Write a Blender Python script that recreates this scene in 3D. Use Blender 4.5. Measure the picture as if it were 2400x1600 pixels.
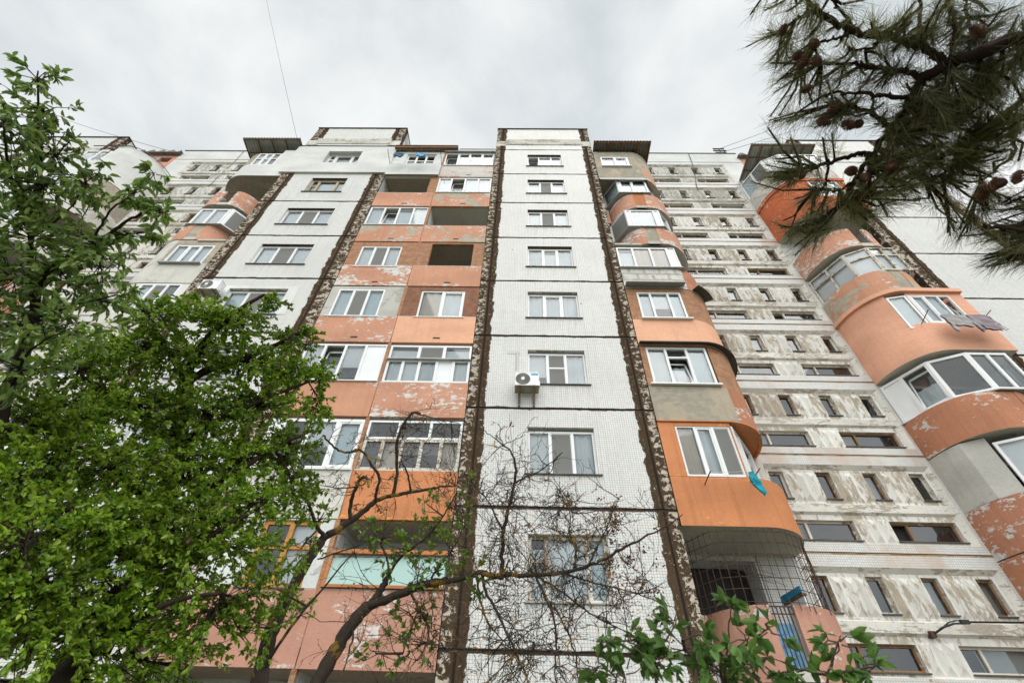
import bpy, math, random
import numpy as np
from mathutils import Vector, Matrix
C = bpy.context.scene
COL = C.collection
for o in list(bpy.data.objects): bpy.data.objects.remove(o)
R = math.radians

# ---------------------------------------------------------------- camera
EYE = Vector((0, 0, 1.6))
YAW, PITCH, ROLL = -0.0273147909, 0.775321592, 0.0325012209
cam = bpy.data.cameras.new('camera'); camo = bpy.data.objects.new('camera', cam); COL.objects.link(camo)
fw = Vector((math.sin(YAW)*math.cos(PITCH), math.cos(YAW)*math.cos(PITCH), math.sin(PITCH)))
r0 = Vector((math.cos(YAW), -math.sin(YAW), 0)); u0 = r0.cross(fw)
rt = math.cos(ROLL)*r0 + math.sin(ROLL)*u0; up = -math.sin(ROLL)*r0 + math.cos(ROLL)*u0
m = Matrix.Identity(4)
for i in range(3):
    m[i][0], m[i][1], m[i][2], m[i][3] = rt[i], up[i], -fw[i], EYE[i]
camo.matrix_world = m
cam.sensor_width = 36; cam.lens = 1069.23403*36/2400
cam.clip_start = 0.05; cam.clip_end = 3000
cam.dof.use_dof = True; cam.dof.focus_distance = 13.0; cam.dof.aperture_fstop = 4.0
C.camera = camo

# ---------------------------------------------------------------- sky, sun, exposure
SUN_EL, SUN_DIR = R(56), Vector((0.30, -0.75, 0)).normalized()   # sun stands behind the viewer, a little to the right
W = bpy.data.worlds.new('World'); C.world = W; W.use_nodes = True
nt = W.node_tree; nt.nodes.clear()
wout = nt.nodes.new('ShaderNodeOutputWorld')
sky = nt.nodes.new('ShaderNodeTexSky'); sky.sky_type = 'NISHITA'; sky.sun_disc = False
sky.sun_elevation = SUN_EL; sky.sun_rotation = math.atan2(SUN_DIR.x, SUN_DIR.y)
bg1 = nt.nodes.new('ShaderNodeBackground'); bg1.inputs[1].default_value = 0.10
nt.links.new(sky.outputs[0], bg1.inputs[0])
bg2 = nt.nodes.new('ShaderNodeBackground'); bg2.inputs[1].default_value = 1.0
tc = nt.nodes.new('ShaderNodeTexCoord')
mp = nt.nodes.new('ShaderNodeMapping'); mp.inputs['Scale'].default_value = (1.0, 1.0, 1.5); mp.inputs['Location'].default_value = (3.1, 1.7, 0.4)
nt.links.new(tc.outputs['Generated'], mp.inputs[0])
nz = nt.nodes.new('ShaderNodeTexNoise'); nz.inputs['Scale'].default_value = 2.3; nz.inputs['Detail'].default_value = 7; nz.inputs['Roughness'].default_value = 0.52; nz.inputs['Distortion'].default_value = 0.25
nt.links.new(mp.outputs[0], nz.inputs['Vector'])
rp = nt.nodes.new('ShaderNodeValToRGB')
rp.color_ramp.elements[0].position = 0.37; rp.color_ramp.elements[0].color = (0.545, 0.595, 0.615, 1)
rp.color_ramp.elements[1].position = 0.63; rp.color_ramp.elements[1].color = (0.865, 0.87, 0.86, 1)
nt.links.new(nz.outputs['Fac'], rp.inputs[0])
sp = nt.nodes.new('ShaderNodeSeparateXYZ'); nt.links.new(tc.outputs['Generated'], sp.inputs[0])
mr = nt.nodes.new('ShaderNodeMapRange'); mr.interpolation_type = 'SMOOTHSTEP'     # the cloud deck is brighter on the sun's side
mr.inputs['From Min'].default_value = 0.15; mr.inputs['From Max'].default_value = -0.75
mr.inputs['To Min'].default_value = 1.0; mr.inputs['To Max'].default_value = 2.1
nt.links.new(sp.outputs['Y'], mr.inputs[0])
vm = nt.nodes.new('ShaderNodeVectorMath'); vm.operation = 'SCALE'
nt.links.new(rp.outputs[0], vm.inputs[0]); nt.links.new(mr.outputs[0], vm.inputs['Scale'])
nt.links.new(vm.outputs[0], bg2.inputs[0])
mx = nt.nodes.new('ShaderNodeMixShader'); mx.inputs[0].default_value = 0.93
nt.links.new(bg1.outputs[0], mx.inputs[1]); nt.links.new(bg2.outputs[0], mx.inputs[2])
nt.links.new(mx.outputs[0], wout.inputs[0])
W.cycles.sampling_method = 'MANUAL'; W.cycles.sample_map_resolution = 512
sl = bpy.data.lights.new('sun', 'SUN'); sl.energy = 1.25; sl.angle = R(50); sl.color = (1.0, 0.96, 0.9)
so = bpy.data.objects.new('sun', sl); COL.objects.link(so)
sd = Vector((SUN_DIR.x*math.cos(SUN_EL), SUN_DIR.y*math.cos(SUN_EL), math.sin(SUN_EL)))
so.rotation_euler = sd.to_track_quat('Z', 'Y').to_euler(); so.location = sd*60
C.view_settings.view_transform = 'Standard'; C.view_settings.look = 'None'; C.view_settings.exposure = 0.28; C.view_settings.gamma = 1
C.cycles.max_bounces = 6; C.cycles.diffuse_bounces = 3; C.cycles.glossy_bounces = 3; C.cycles.transparent_max_bounces = 10
C.cycles.transmission_bounces = 4; C.cycles.use_denoising = True

# ---------------------------------------------------------------- node helpers
class MAT:
    def __init__(s, name, rough=0.85, spec=0.3):
        s.m = bpy.data.materials.new(name); s.m.use_nodes = True; s.nt = s.m.node_tree
        s.b = s.nt.nodes['Principled BSDF']; s.b.inputs['Roughness'].default_value = rough
        s.b.inputs['Specular IOR Level'].default_value = spec
        s._pos = None
    def n(s, t): return s.nt.nodes.new('ShaderNode'+t)
    def set(s, sock, v):
        if isinstance(v, (int, float)): sock.default_value = v
        elif isinstance(v, tuple): sock.default_value = v if len(v) == len(sock.default_value) else (*v, 1)
        else: s.nt.links.new(v, sock)
    def pos(s):
        if s._pos is None: s._pos = s.n('NewGeometry').outputs['Position']
        return s._pos
    def xyz(s, v=None):
        x = s.n('SeparateXYZ'); s.nt.links.new(v or s.pos(), x.inputs[0]); return x.outputs
    def uv(s): return s.n('TexCoord').outputs['UV']
    def comb(s, x, y, z):
        c = s.n('CombineXYZ'); s.set(c.inputs[0], x); s.set(c.inputs[1], y); s.set(c.inputs[2], z); return c.outputs[0]
    def map(s, v, sc=(1, 1, 1), loc=(0, 0, 0)):
        a = s.n('Mapping'); s.nt.links.new(v, a.inputs[0]); a.inputs['Scale'].default_value = sc; a.inputs['Location'].default_value = loc; return a.outputs[0]
    def math(s, op, a, b=0.0, c=0.0):
        q = s.n('Math'); q.operation = op; s.set(q.inputs[0], a); s.set(q.inputs[1], b); s.set(q.inputs[2], c); return q.outputs[0]
    def noise(s, sc, det=5, vec=None, rough=0.55, dist=0.0):
        q = s.n('TexNoise'); s.nt.links.new(vec or s.pos(), q.inputs['Vector']); q.inputs['Scale'].default_value = sc
        q.inputs['Detail'].default_value = det; q.inputs['Roughness'].default_value = rough; q.inputs['Distortion'].default_value = dist; return q.outputs['Fac']
    def ss(s, v, a, b, lo=0.0, hi=1.0):
        q = s.n('MapRange'); q.interpolation_type = 'SMOOTHSTEP'; s.set(q.inputs[0], v); s.set(q.inputs[1], a); s.set(q.inputs[2], b)
        s.set(q.inputs[3], lo); s.set(q.inputs[4], hi); return q.outputs[0]
    def mix(s, f, a, b):
        q = s.n('Mix'); q.data_type = 'RGBA'; s.set(q.inputs[0], f); s.set(q.inputs[6], a); s.set(q.inputs[7], b); return q.outputs[2]
    def mul(s, col, f):
        q = s.n('VectorMath'); q.operation = 'SCALE'; s.set(q.inputs[0], col[:3] if isinstance(col, tuple) else col); s.set(q.inputs['Scale'], f); return q.outputs[0]
    def base(s, c): s.set(s.b.inputs['Base Color'], c); return s
    def bump(s, h, st=0.3, d=0.02):
        q = s.n('Bump'); q.inputs['Strength'].default_value = st; q.inputs['Distance'].default_value = d; s.set(q.inputs['Height'], h)
        s.nt.links.new(q.outputs[0], s.b.inputs['Normal']); return s

def plain(name, col, rough=0.6, var=0.08, sc=3.0, metal=0.0, spec=0.4):
    m = MAT(name, rough, spec); n = m.noise(sc, 6)
    m.base(m.mul(col, m.ss(n, 0.2, 0.8, 1-var*1.6, 1+var))); m.b.inputs['Metallic'].default_value = metal; return m.m

def paint(name, col, peel=0.0, pcol=(0.62, 0.60, 0.56), grey=0.0, gcol=(0.36, 0.34, 0.29), seed=0.0, stretch=1.9, drips=0.10, patch=1.6, soft=0.022):
    """old facade paint: uneven colour, rain streaks, flaked off patches showing plaster or bare concrete"""
    m = MAT(name, 0.88, 0.2); P = m.map(m.pos(), (1, 1, stretch), (seed*3.7, seed*1.3, seed*2.9))
    big = m.noise(0.55, 4, P); c = m.mul(col, m.ss(big, 0.25, 0.75, 0.86, 1.10))
    c = m.mul(c, m.ss(m.noise(14, 5, P), 0.2, 0.8, 0.93, 1.06))
    st = m.noise(1.0, 4, m.map(m.pos(), (7, 7, 0.45), (seed, 0, 0))); c = m.mul(c, m.ss(st, 0.45, 0.75, 1.0, 1.0-drips))
    h = m.noise(22, 5)
    if grey > 0:
        g = m.noise(0.9, 7, m.map(m.pos(), (1, 1, 1.2), (seed*5.1+9, 2, 1)), 0.6, 0.3)
        gm = m.ss(g, 0.70-grey*0.5, 0.72-grey*0.5); gc = m.mul(gcol, m.ss(m.noise(6, 6, P), 0.2, 0.8, 0.82, 1.15)); c = m.mix(gm, c, gc)
    if peel > 0:
        q = m.noise(patch*3.6, 12, P, 0.68, 0.2); q2 = m.noise(patch*0.55, 4, P)
        v = m.math('ADD', m.math('MULTIPLY', q, 0.56), m.math('MULTIPLY', q2, 0.44))
        fz = m.math('FRACT', m.math('ADD', m.math('DIVIDE', m.math('SUBTRACT', m.xyz()[2], 3.439), 2.8), 0.14))
        v = m.math('ADD', v, m.math('MULTIPLY', m.ss(m.math('ABSOLUTE', m.math('SUBTRACT', fz, 0.22)), 0.12, 0.21), 0.025))
        pm = m.ss(m.math('SUBTRACT', v, 0.640-peel*0.18), 0.0, soft); pc = m.mul(pcol, m.ss(m.noise(9, 5, P), 0.2, 0.8, 0.8, 1.12)); c = m.mix(pm, c, pc)
        h = m.math('ADD', m.math('MULTIPLY', h, 0.35), m.math('MULTIPLY', pm, -0.6))
    m.base(c).bump(h, 0.35, 0.015); return m.m

TILE = 0.06
def tile(name, xl=None, xr=None, stain=0.0, win=None, tint=(0.665, 0.672, 0.645), seedv=0.0):
    """small white facade tiles; near the panel joints xl and xr they are smeared with bitumen"""
    m = MAT(name, 0.45, 0.4); X = m.xyz(); u = m.math('ADD', X[0], X[1]); z = X[2]
    fu = m.math('FRACT', m.math('DIVIDE', u, TILE)); fz = m.math('FRACT', m.math('DIVIDE', z, TILE))
    g = m.math('MAXIMUM', m.math('LESS_THAN', fu, 0.14), m.math('LESS_THAN', fz, 0.14))
    iu = m.math('FLOOR', m.math('DIVIDE', u, TILE)); iz = m.math('FLOOR', m.math('DIVIDE', z, TILE))
    wn = m.n('TexWhiteNoise'); wn.noise_dimensions = '2D'; m.nt.links.new(m.comb(iu, iz, 0), wn.inputs['Vector'])
    c = m.mul(tint, m.ss(wn.outputs['Value'], 0, 1, 0.95, 1.04)); c = m.mul(c, m.ss(m.noise(0.7, 5), 0.25, 0.75, 0.94, 1.04))
    gc = m.mix(m.ss(m.noise(5, 3), 0.40, 0.60), (0.40, 0.29, 0.25), (0.30, 0.34, 0.36)); c = m.mix(m.math('MULTIPLY', g, 0.92), c, gc)
    drip = m.noise(1.0, 5, m.map(m.pos(), (5, 5, 0.35), (seedv, 0, 0))); c = m.mul(c, m.ss(drip, 0.5, 0.8, 1.0, 0.91))
    if stain > 0:   # rusty run-off in patches
        c = m.mix(m.math('MULTIPLY', m.ss(m.noise(0.8, 7, m.map(m.pos(), (1, 1, 0.4))), 0.52, 0.7), stain), c, (0.46, 0.30, 0.20))
    # missing tiles
    mt = m.noise(1.9, 2, m.comb(iu, iz, seedv)); c = m.mix(m.math('GREATER_THAN', mt, 0.765), c, (0.33, 0.25, 0.20))
    # bitumen smeared along the floor joints, grime below them
    fz_ = m.math('MULTIPLY', m.math('ABSOLUTE', m.math('SUBTRACT', m.math('FRACT', m.math('ADD', m.math('DIVIDE', m.math('SUBTRACT', z, 3.439), 2.8), 0.5)), 0.5)), 2.8)
    jn = m.math('ADD', fz_, m.math('MULTIPLY', m.math('SUBTRACT', m.noise(2.2, 8, m.map(m.pos(), (1, 1, 4), (seedv, 0, 0)), 0.7), 0.5), 0.16))
    if not stain: c = m.mix(m.ss(jn, 0.050, 0.042), c, (0.10, 0.068, 0.046))
    gr = m.noise(1.0, 6, m.map(m.pos(), (9, 9, 0.6), (seedv*2, 0, 0))); c = m.mix(m.math('MULTIPLY', m.ss(gr, 0.52, 0.75), m.ss(m.noise(0.9, 3), 0.35, 0.7, 0.05, 0.30)), c, (0.42, 0.38, 0.31))
    if win:                     # dirt washed down from the window sills
        ff = m.math('FRACT', m.math('DIVIDE', m.math('SUBTRACT', z, 3.439), 2.8)); inx = m.math('MULTIPLY', m.ss(X[0], win[0]-.12, win[0]+.05), m.ss(X[0], win[1]+.12, win[1]-.05))
        run = m.math('MULTIPLY', m.math('MULTIPLY', inx, m.ss(ff, 0.03, 0.29)), m.math('LESS_THAN', ff, 0.30)); sn = m.noise(1.0, 5, m.map(m.pos(), (11, 11, 0.7), (3, seedv, 0)))
        edge = m.ss(m.math('MINIMUM', m.math('ABSOLUTE', m.math('SUBTRACT', X[0], win[0]-.04)), m.math('ABSOLUTE', m.math('SUBTRACT', X[0], win[1]+.04))), 0.16, 0.0)
        c = m.mix(m.math('MULTIPLY', run, m.math('ADD', m.ss(sn, 0.45, 0.72, 0.0, 0.42), m.math('MULTIPLY', edge, 0.22))), c, (0.36, 0.31, 0.24))
        pj = m.ss(m.math('ABSOLUTE', m.math('SUBTRACT', X[0], win[1]+.10)), 0.010, 0.004); c = m.mix(m.math('MULTIPLY', pj, 0.35), c, (0.25, 0.2, 0.16))
    if xl is not None:
        tar(m, c, xl, xr, z, X[0])
    else: m.base(c)
    m.bump(m.math('SUBTRACT', 1.0, g), 0.12, 0.004); return m.m

def tar(m, c, xl, xr, z, x):
    d = m.math('MAXIMUM', m.math('SUBTRACT', xl, x), m.math('SUBTRACT', x, xr))
    e = m.noise(3.2, 8, m.map(m.pos(), (1.6, 1, 0.9)), 0.68, 0.4)
    dn = m.math('ADD', d, m.math('MULTIPLY', m.math('SUBTRACT', e, 0.5), 0.34))
    mask = m.ss(dn, -0.012, 0.012)
    Tb = m.mix(m.noise(2.1, 6), (0.038, 0.025, 0.015), (0.10, 0.068, 0.042))
    # pale residue of tiles and whitewash left on the joint
    r1 = m.noise(4.6, 10, m.map(m.pos(), (1.2, 1, 1.5)), 0.72, 0.6); far = m.ss(d, 0.02, 0.42)
    rm = m.math('MULTIPLY', m.ss(m.math('ADD', r1, m.math('MULTIPLY', far, 0.10)), 0.605, 0.635), m.ss(m.math('ABSOLUTE', m.math('SUBTRACT', d, 0.20)), 0.05, 0.09))
    fine = m.noise(11, 8, m.map(m.pos(), (1.3, 1, 0.7)), 0.72); Tb = m.mix(m.math('MULTIPLY', m.ss(fine, 0.54, 0.66), m.ss(m.noise(1.3, 4), 0.35, 0.65, 0.15, 0.75)), Tb, (0.30, 0.235, 0.17))
    Tc = m.mix(m.math('MULTIPLY', rm, 0.88), Tb, m.mul((0.62, 0.55, 0.46), m.ss(m.noise(20, 4), 0.2, 0.8, 0.6, 1.1)))
    seam = m.ss(m.math('ABSOLUTE', m.math('SUBTRACT', d, 0.20)), 0.035, 0.02); Tc = m.mix(seam, Tc, (0.028, 0.022, 0.018))
    m.base(m.mix(mask, c, Tc)); m.set(m.b.inputs['Roughness'], m.math('MULTIPLY_ADD', mask, 0.5, 0.45)); m.set(m.b.inputs['Specular IOR Level'], m.math('MULTIPLY_ADD', mask, -0.37, 0.4))

def brick(name, a, b, mortar, bw=0.27, bh=0.088, mor=0.24):
    m = MAT(name, 0.9, 0.15); q = m.n('TexBrick'); m.nt.links.new(m.uv(), q.inputs['Vector'])
    q.inputs['Scale'].default_value = 1.0; q.inputs['Brick Width'].default_value = bw; q.inputs['Row Height'].default_value = bh
    q.inputs['Mortar Size'].default_value = bh*mor; q.inputs['Mortar Smooth'].default_value = 0.2; q.inputs['Bias'].default_value = 0.1
    m.set(q.inputs['Color1'], a); m.set(q.inputs['Color2'], b); m.set(q.inputs['Mortar'], mortar)
    c = m.mul(q.outputs['Color'], m.ss(m.noise(5, 6), 0.2, 0.8, 0.75, 1.2)); m.base(c).bump(m.math('SUBTRACT', 1.0, q.outputs['Fac']), 0.6, 0.02); return m.m

def glass(name, tint=(0.92, 0.95, 0.96), boost=1.5):
    m = MAT(name); nt = m.nt; nt.nodes.remove(m.b)
    tr = nt.nodes.new('ShaderNodeBsdfTransparent'); tr.inputs[0].default_value = (*tint, 1)
    gl = nt.nodes.new('ShaderNodeBsdfGlossy'); gl.inputs['Roughness'].default_value = 0.03; gl.inputs[0].default_value = (0.95, 0.97, 1, 1)
    fr = nt.nodes.new('ShaderNodeFresnel'); fr.inputs[0].default_value = 1.52
    bp = nt.nodes.new('ShaderNodeBump'); bp.inputs['Strength'].default_value = 0.06; bp.inputs['Distance'].default_value = 0.02
    nt.links.new(m.noise(1.3, 2), bp.inputs['Height']); nt.links.new(bp.outputs[0], gl.inputs['Normal'])
    mm = nt.nodes.new('ShaderNodeMixShader'); nt.links.new(m.math('MINIMUM', m.math('MULTIPLY', fr.outputs[0], boost), 0.95), mm.inputs[0])
    nt.links.new(tr.outputs[0], mm.inputs[1]); nt.links.new(gl.outputs[0], mm.inputs[2]); nt.links.new(mm.outputs[0], nt.nodes['Material Output'].inputs[0]); return m.m

def netting(name, col, alpha):
    m = MAT(name, 0.8); m.base(col); m.b.inputs['Alpha'].default_value = alpha; return m.m

def leafmat(name, a, b, trans=0.45, rough=0.45):
    m = MAT(name, rough, 0.5); g = m.n('NewGeometry'); rnd = g.outputs['Random Per Island']
    c = m.mix(rnd, a, b); c = m.mul(c, m.ss(m.noise(2.2, 4), 0.28, 0.72, 0.60, 1.32)); m.base(c)
    tl = m.n('BsdfTranslucent'); m.set(tl.inputs[0], m.mul(c, 1.5)); mm = m.n('MixShader'); mm.inputs[0].default_value = trans
    m.nt.links.new(m.b.outputs[0], mm.inputs[1]); m.nt.links.new(tl.outputs[0], mm.inputs[2]); m.nt.links.new(mm.outputs[0], m.nt.nodes['Material Output'].inputs[0]); return m.m

def bark(name, a, b, lichen=None, amt=0.0):
    m = MAT(name, 0.95, 0.1); P = m.map(m.pos(), (1, 1, 0.5)); c = m.mix(m.noise(28, 8, P, 0.7), a, b)
    if lichen: c = m.mix(m.ss(m.noise(7, 6), 0.66-amt, 0.70-amt), c, lichen)
    m.base(c).bump(m.noise(45, 6, P, 0.7), 0.8, 0.01); return m.m

# ---------------------------------------------------------------- mesh helpers
class MB:
    def __init__(s): s.v = []; s.f = []; s.m = []; s.uv = []
    def poly(s, pts, m=0, uv=None):
        i = len(s.v); s.v += [tuple(p) for p in pts]; s.f.append(tuple(range(i, i+len(pts)))); s.m.append(m)
        if uv is None:
            a, b, c = (Vector(pts[k]) for k in (0, 1, 2)); n = (b-a).cross(c-a); ax = max(range(3), key=lambda k: abs(n[k]))
            uv = [((p[0], p[2]) if ax == 1 else (p[1], p[2]) if ax == 0 else (p[0], p[1])) for p in pts]
        s.uv += list(uv)
    def quadY(s, x0, x1, z0, z1, y, m=0): s.poly([(x0, y, z0), (x1, y, z0), (x1, y, z1), (x0, y, z1)], m)
    def quadZ(s, x0, x1, y0, y1, z, m=0): s.poly([(x0, y0, z), (x0, y1, z), (x1, y1, z), (x1, y0, z)], m)
    def quadX(s, x, y0, y1, z0, z1, m=0): s.poly([(x, y0, z0), (x, y1, z0), (x, y1, z1), (x, y0, z1)], m)
    def box(s, x0, x1, y0, y1, z0, z1, m=0):
        F = Fr((x0, y0), (x1, y0)); F.box(s, 0, x1-x0, 0, y1-y0, z0, z1, m)
    def prism(s, pts, z0, z1, m=0, mt=None, mb=None, closed=True, caps=True):
        """plan outline (x,y) extruded upward; uv runs along the outline"""
        u = 0; n = len(pts)
        for i in range(n if closed else n-1):
            a, b = pts[i], pts[(i+1) % n]; L = math.dist(a, b)
            s.poly([(*a, z0), (*b, z0), (*b, z1), (*a, z1)], m, [(u, z0), (u+L, z0), (u+L, z1), (u, z1)]); u += L
        if caps:
            s.poly([(*p, z0) for p in pts], m if mb is None else mb); s.poly([(*p, z1) for p in reversed(pts)], m if mt is None else mt)
    def tube(s, pts, rad, sides=6, m=0, cap=True):
        pts = [Vector(p) for p in pts]; n = len(pts)
        if isinstance(rad, (int, float)): rad = [rad]*n
        base = len(s.v); prev = None
        for i, p in enumerate(pts):
            t = (pts[min(i+1, n-1)]-pts[max(i-1, 0)]); t = t.normalized() if t.length > 1e-9 else Vector((0, 0, 1))
            a = prev if prev is not None else (Vector((0, 0, 1)) if abs(t.z) < 0.9 else Vector((1, 0, 0)))
            a = a - t*a.dot(t)
            if a.length < 1e-6: a = t.orthogonal()
            a.normalize(); prev = a; b = t.cross(a)
            for k in range(sides):
                w = 2*math.pi*k/sides; s.v.append(tuple(p+(a*math.cos(w)+b*math.sin(w))*rad[i]))
        for i in range(n-1):
            for k in range(sides):
                k2 = (k+1) % sides; s.f.append((base+i*sides+k, base+i*sides+k2, base+(i+1)*sides+k2, base+(i+1)*sides+k)); s.m.append(m); s.uv += [(0, 0)]*4
        if cap:
            s.f.append(tuple(base+k for k in range(sides))); s.m.append(m); s.uv += [(0, 0)]*sides
            s.f.append(tuple(base+(n-1)*sides+k for k in range(sides))); s.m.append(m); s.uv += [(0, 0)]*sides
    def holes(s, x0, x1, z0, z1, y, hs, d=0.0, m=0, mr=None, back=None):
        """wall facing -Y with rectangular openings hs=[(x0,x1,z0,z1)], reveals of depth d and an optional back plane"""
        xs = sorted({x0, x1, *[h[0] for h in hs], *[h[1] for h in hs]}); zs = sorted({z0, z1, *[h[2] for h in hs], *[h[3] for h in hs]})
        for i in range(len(xs)-1):
            for j in range(len(zs)-1):
                cx, cz = (xs[i]+xs[i+1])/2, (zs[j]+zs[j+1])/2
                if xs[i] < x0-1e-6 or xs[i+1] > x1+1e-6 or zs[j] < z0-1e-6 or zs[j+1] > z1+1e-6: continue
                if any(h[0] < cx < h[1] and h[2] < cz < h[3] for h in hs): continue
                s.quadY(xs[i], xs[i+1], zs[j], zs[j+1], y, m)
        mr = m if mr is None else mr
        if d:
            for (a, b, c, e) in hs:
                s.quadX(a, y, y+d, c, e, mr); s.quadX(b, y, y+d, c, e, mr); s.quadZ(a, b, y, y+d, c, mr); s.quadZ(a, b, y, y+d, e, mr)
                if back is not None: s.quadY(a, b, c, e, y+d, back)

class Fr:
    """local frame on a wall: s along it, d inward, z up"""
    def __init__(s, p0, p1):
        s.p = Vector((*p0, 0)); t = Vector((*p1, 0))-s.p; s.L = t.length; s.t = t.normalized(); s.i = Vector((-s.t.y, s.t.x, 0))
    def pt(s, a, d, z): v = s.p+s.t*a+s.i*d; return (v.x, v.y, z)
    def box(s, mb, s0, s1, d0, d1, z0, z1, m=0):
        P = [s.pt(a, d, z) for z in (z0, z1) for d in (d0, d1) for a in (s0, s1)]
        for f in ((0, 1, 5, 4), (1, 3, 7, 5), (3, 2, 6, 7), (2, 0, 4, 6), (0, 2, 3, 1), (4, 5, 7, 6)): mb.poly([P[k] for k in f], m)
    def quad(s, mb, s0, s1, z0, z1, d, m=0):
        mb.poly([s.pt(s0, d, z0), s.pt(s1, d, z0), s.pt(s1, d, z1), s.pt(s0, d, z1)], m, [(s0, z0), (s1, z0), (s1, z1), (s0, z1)])

ORG = {}
def origin(o):
    return ORG.get(o.name, Vector((0, 0, 0))) if o else Vector((0, 0, 0))
def empty(name, loc, label, cat, group=None, kind=None):
    o = bpy.data.objects.new(name, None); COL.objects.link(o); o.location = loc; o.empty_display_size = 0.3
    tag(o, label, cat, group, kind); ORG[o.name] = Vector(loc); return o
def tag(o, label=None, cat=None, group=None, kind=None):
    if label: o['label'] = label
    if cat: o['category'] = cat
    if group: o['group'] = group
    if kind: o['kind'] = kind
    return o
def obj(name, mb, mats, parent=None, base=None, smooth=False, label=None):
    """one mesh object; written in world coordinates, stored relative to its thing's base"""
    og = origin(parent) if parent else Vector(base or (0, 0, 0))
    me = bpy.data.meshes.new(name); n = len(mb.v)
    v = np.array(mb.v, dtype=np.float64).reshape(-1, 3)-np.array(og)
    me.from_pydata([tuple(p) for p in v], [], mb.f)
    for q in (mats if isinstance(mats, (list, tuple)) else [mats]): me.materials.append(q)
    me.polygons.foreach_set('material_index', np.array(mb.m, dtype=np.int32))
    if mb.uv and len(mb.uv) == len(me.loops):
        l = me.uv_layers.new(name='UVMap'); l.data.foreach_set('uv', np.array(mb.uv, dtype=np.float32).ravel())
    if smooth: me.polygons.foreach_set('use_smooth', np.ones(len(mb.f), dtype=bool))
    me.update(); o = bpy.data.objects.new(name, me); COL.objects.link(o)
    if parent: o.parent = parent; ORG[o.name] = og
    else: o.location = og; ORG[o.name] = og
    if label: o['label'] = label
    return o
# ---------------------------------------------------------------- materials
rng = random.Random(7)
F, RC, FT = 10.186, 11.959, 10.76        # front plane, stairwell plane, plane of the two outer towers
def Z(f): return 3.439+2.8*f
WHITE_ = (0.74, 0.755, 0.75)
M = {}
M['tileC'] = tile('white tiles, middle tower', -0.95, 3.12, win=(0.215, 1.945), seedv=1.0)
M['tileL'] = tile('white tiles, second tower', -11.2, -7.38, win=(-10.33, -8.23), seedv=4.0)
M['tileFR'] = tile('white tiles, outer tower', 15.85, 19.75, seedv=7.0)
M['tileFL'] = tile('white tiles, far tower', -27.95, -24.05, seedv=9.0)
M['tileS'] = tile('white tiles, stairwell', stain=0.5, seedv=11.0)
M['joint'] = plain('bitumen in the joints', (0.055, 0.04, 0.03), 0.9, 0.4, 9)
m_ = MAT('ochre stairwell joint', 0.9, 0.1); m_.base(m_.mix(m_.ss(m_.noise(2.2, 7, m_.map(m_.pos(), (1, 1, 3))), 0.45, 0.55), (0.30, 0.18, 0.085), (0.40, 0.31, 0.23))); M['ochre'] = m_.m
M['reveal'] = plain('dark brown window reveal', (0.13, 0.095, 0.07), 0.9, 0.4, 14)
M['render'] = paint('smooth white render', (0.665, 0.672, 0.65), drips=0.05, seed=2)
M['side'] = paint('whitewashed tower side', (0.64, 0.65, 0.63), grey=0.25, gcol=(0.45, 0.43, 0.40), seed=5)
m_ = MAT('bitumen smeared tower flank', 0.92, 0.1); c_ = m_.mix(m_.ss(m_.noise(2.6, 8, rough=0.65), 0.56, 0.6), (0.055, 0.04, 0.03), (0.42, 0.38, 0.33)); m_.base(c_).bump(m_.noise(12, 6), 0.4, 0.02); M['flank'] = m_.m
M['concrete'] = paint('grey concrete soffit', (0.50, 0.48, 0.43), grey=0.2, gcol=(0.28, 0.26, 0.23), seed=3)
M['brownsoffit'] = paint('brownish soffit', (0.43, 0.355, 0.28), grey=0.1, gcol=(0.2, 0.16, 0.12), seed=8)
M['greysoffit'] = paint('grey painted soffit', (0.56, 0.55, 0.49), seed=9, drips=0.02)
M['plaster'] = paint('grey plaster', (0.50, 0.49, 0.45), grey=0.3, gcol=(0.40, 0.39, 0.35), seed=12)
M['tan'] = paint('tan cement plaster', (0.44, 0.375, 0.285), grey=0.45, gcol=(0.34, 0.31, 0.25), seed=14, drips=0.2)
M['palewall'] = paint('pale whitewash with grey plaster', (0.62, 0.60, 0.55), grey=0.3, gcol=(0.48, 0.46, 0.41), seed=15)
M['relief'] = paint('flaking whitewash on ribbed concrete', (0.69, 0.675, 0.63), peel=0.68, pcol=(0.43, 0.375, 0.30), seed=21, stretch=0.34, patch=2.3, soft=0.06)
M['relieftop'] = paint('weathered whitewash on ribbed concrete', (0.65, 0.64, 0.60), peel=0.84, pcol=(0.42, 0.40, 0.355), seed=25, stretch=0.4, patch=2.4, soft=0.06)
M['border'] = paint('whitewashed frame', (0.68, 0.655, 0.60), peel=0.52, pcol=(0.42, 0.37, 0.31), seed=23, stretch=3.0)
SAL = (0.56, 0.285, 0.185)
M['salmon'] = paint('salmon paint flaking', SAL, peel=0.36, seed=31)
M['salmonwhite'] = paint('salmon paint with white patches', (0.555, 0.285, 0.19), peel=0.58, pcol=(0.66, 0.65, 0.62), seed=33)
M['salmongrey'] = paint('salmon paint over grey concrete', (0.565, 0.29, 0.19), peel=0.4, grey=0.36, gcol=(0.42, 0.38, 0.30), seed=35)
M['bare'] = paint('whitish bare parapet with salmon remains', (0.60, 0.57, 0.53), peel=0.40, pcol=(0.58, 0.27, 0.17), seed=37, stretch=2.6)
M['peach'] = paint('fresh light orange paint', (0.76, 0.42, 0.275), drips=0.08, seed=39)
M['peach2'] = paint('fresh salmon orange paint', (0.77, 0.41, 0.28), drips=0.05, seed=40)
M['orange'] = paint('bright orange paint', (0.58, 0.235, 0.105), peel=0.2, pcol=(0.75, 0.32, 0.10), seed=41, drips=0.16)
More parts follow.
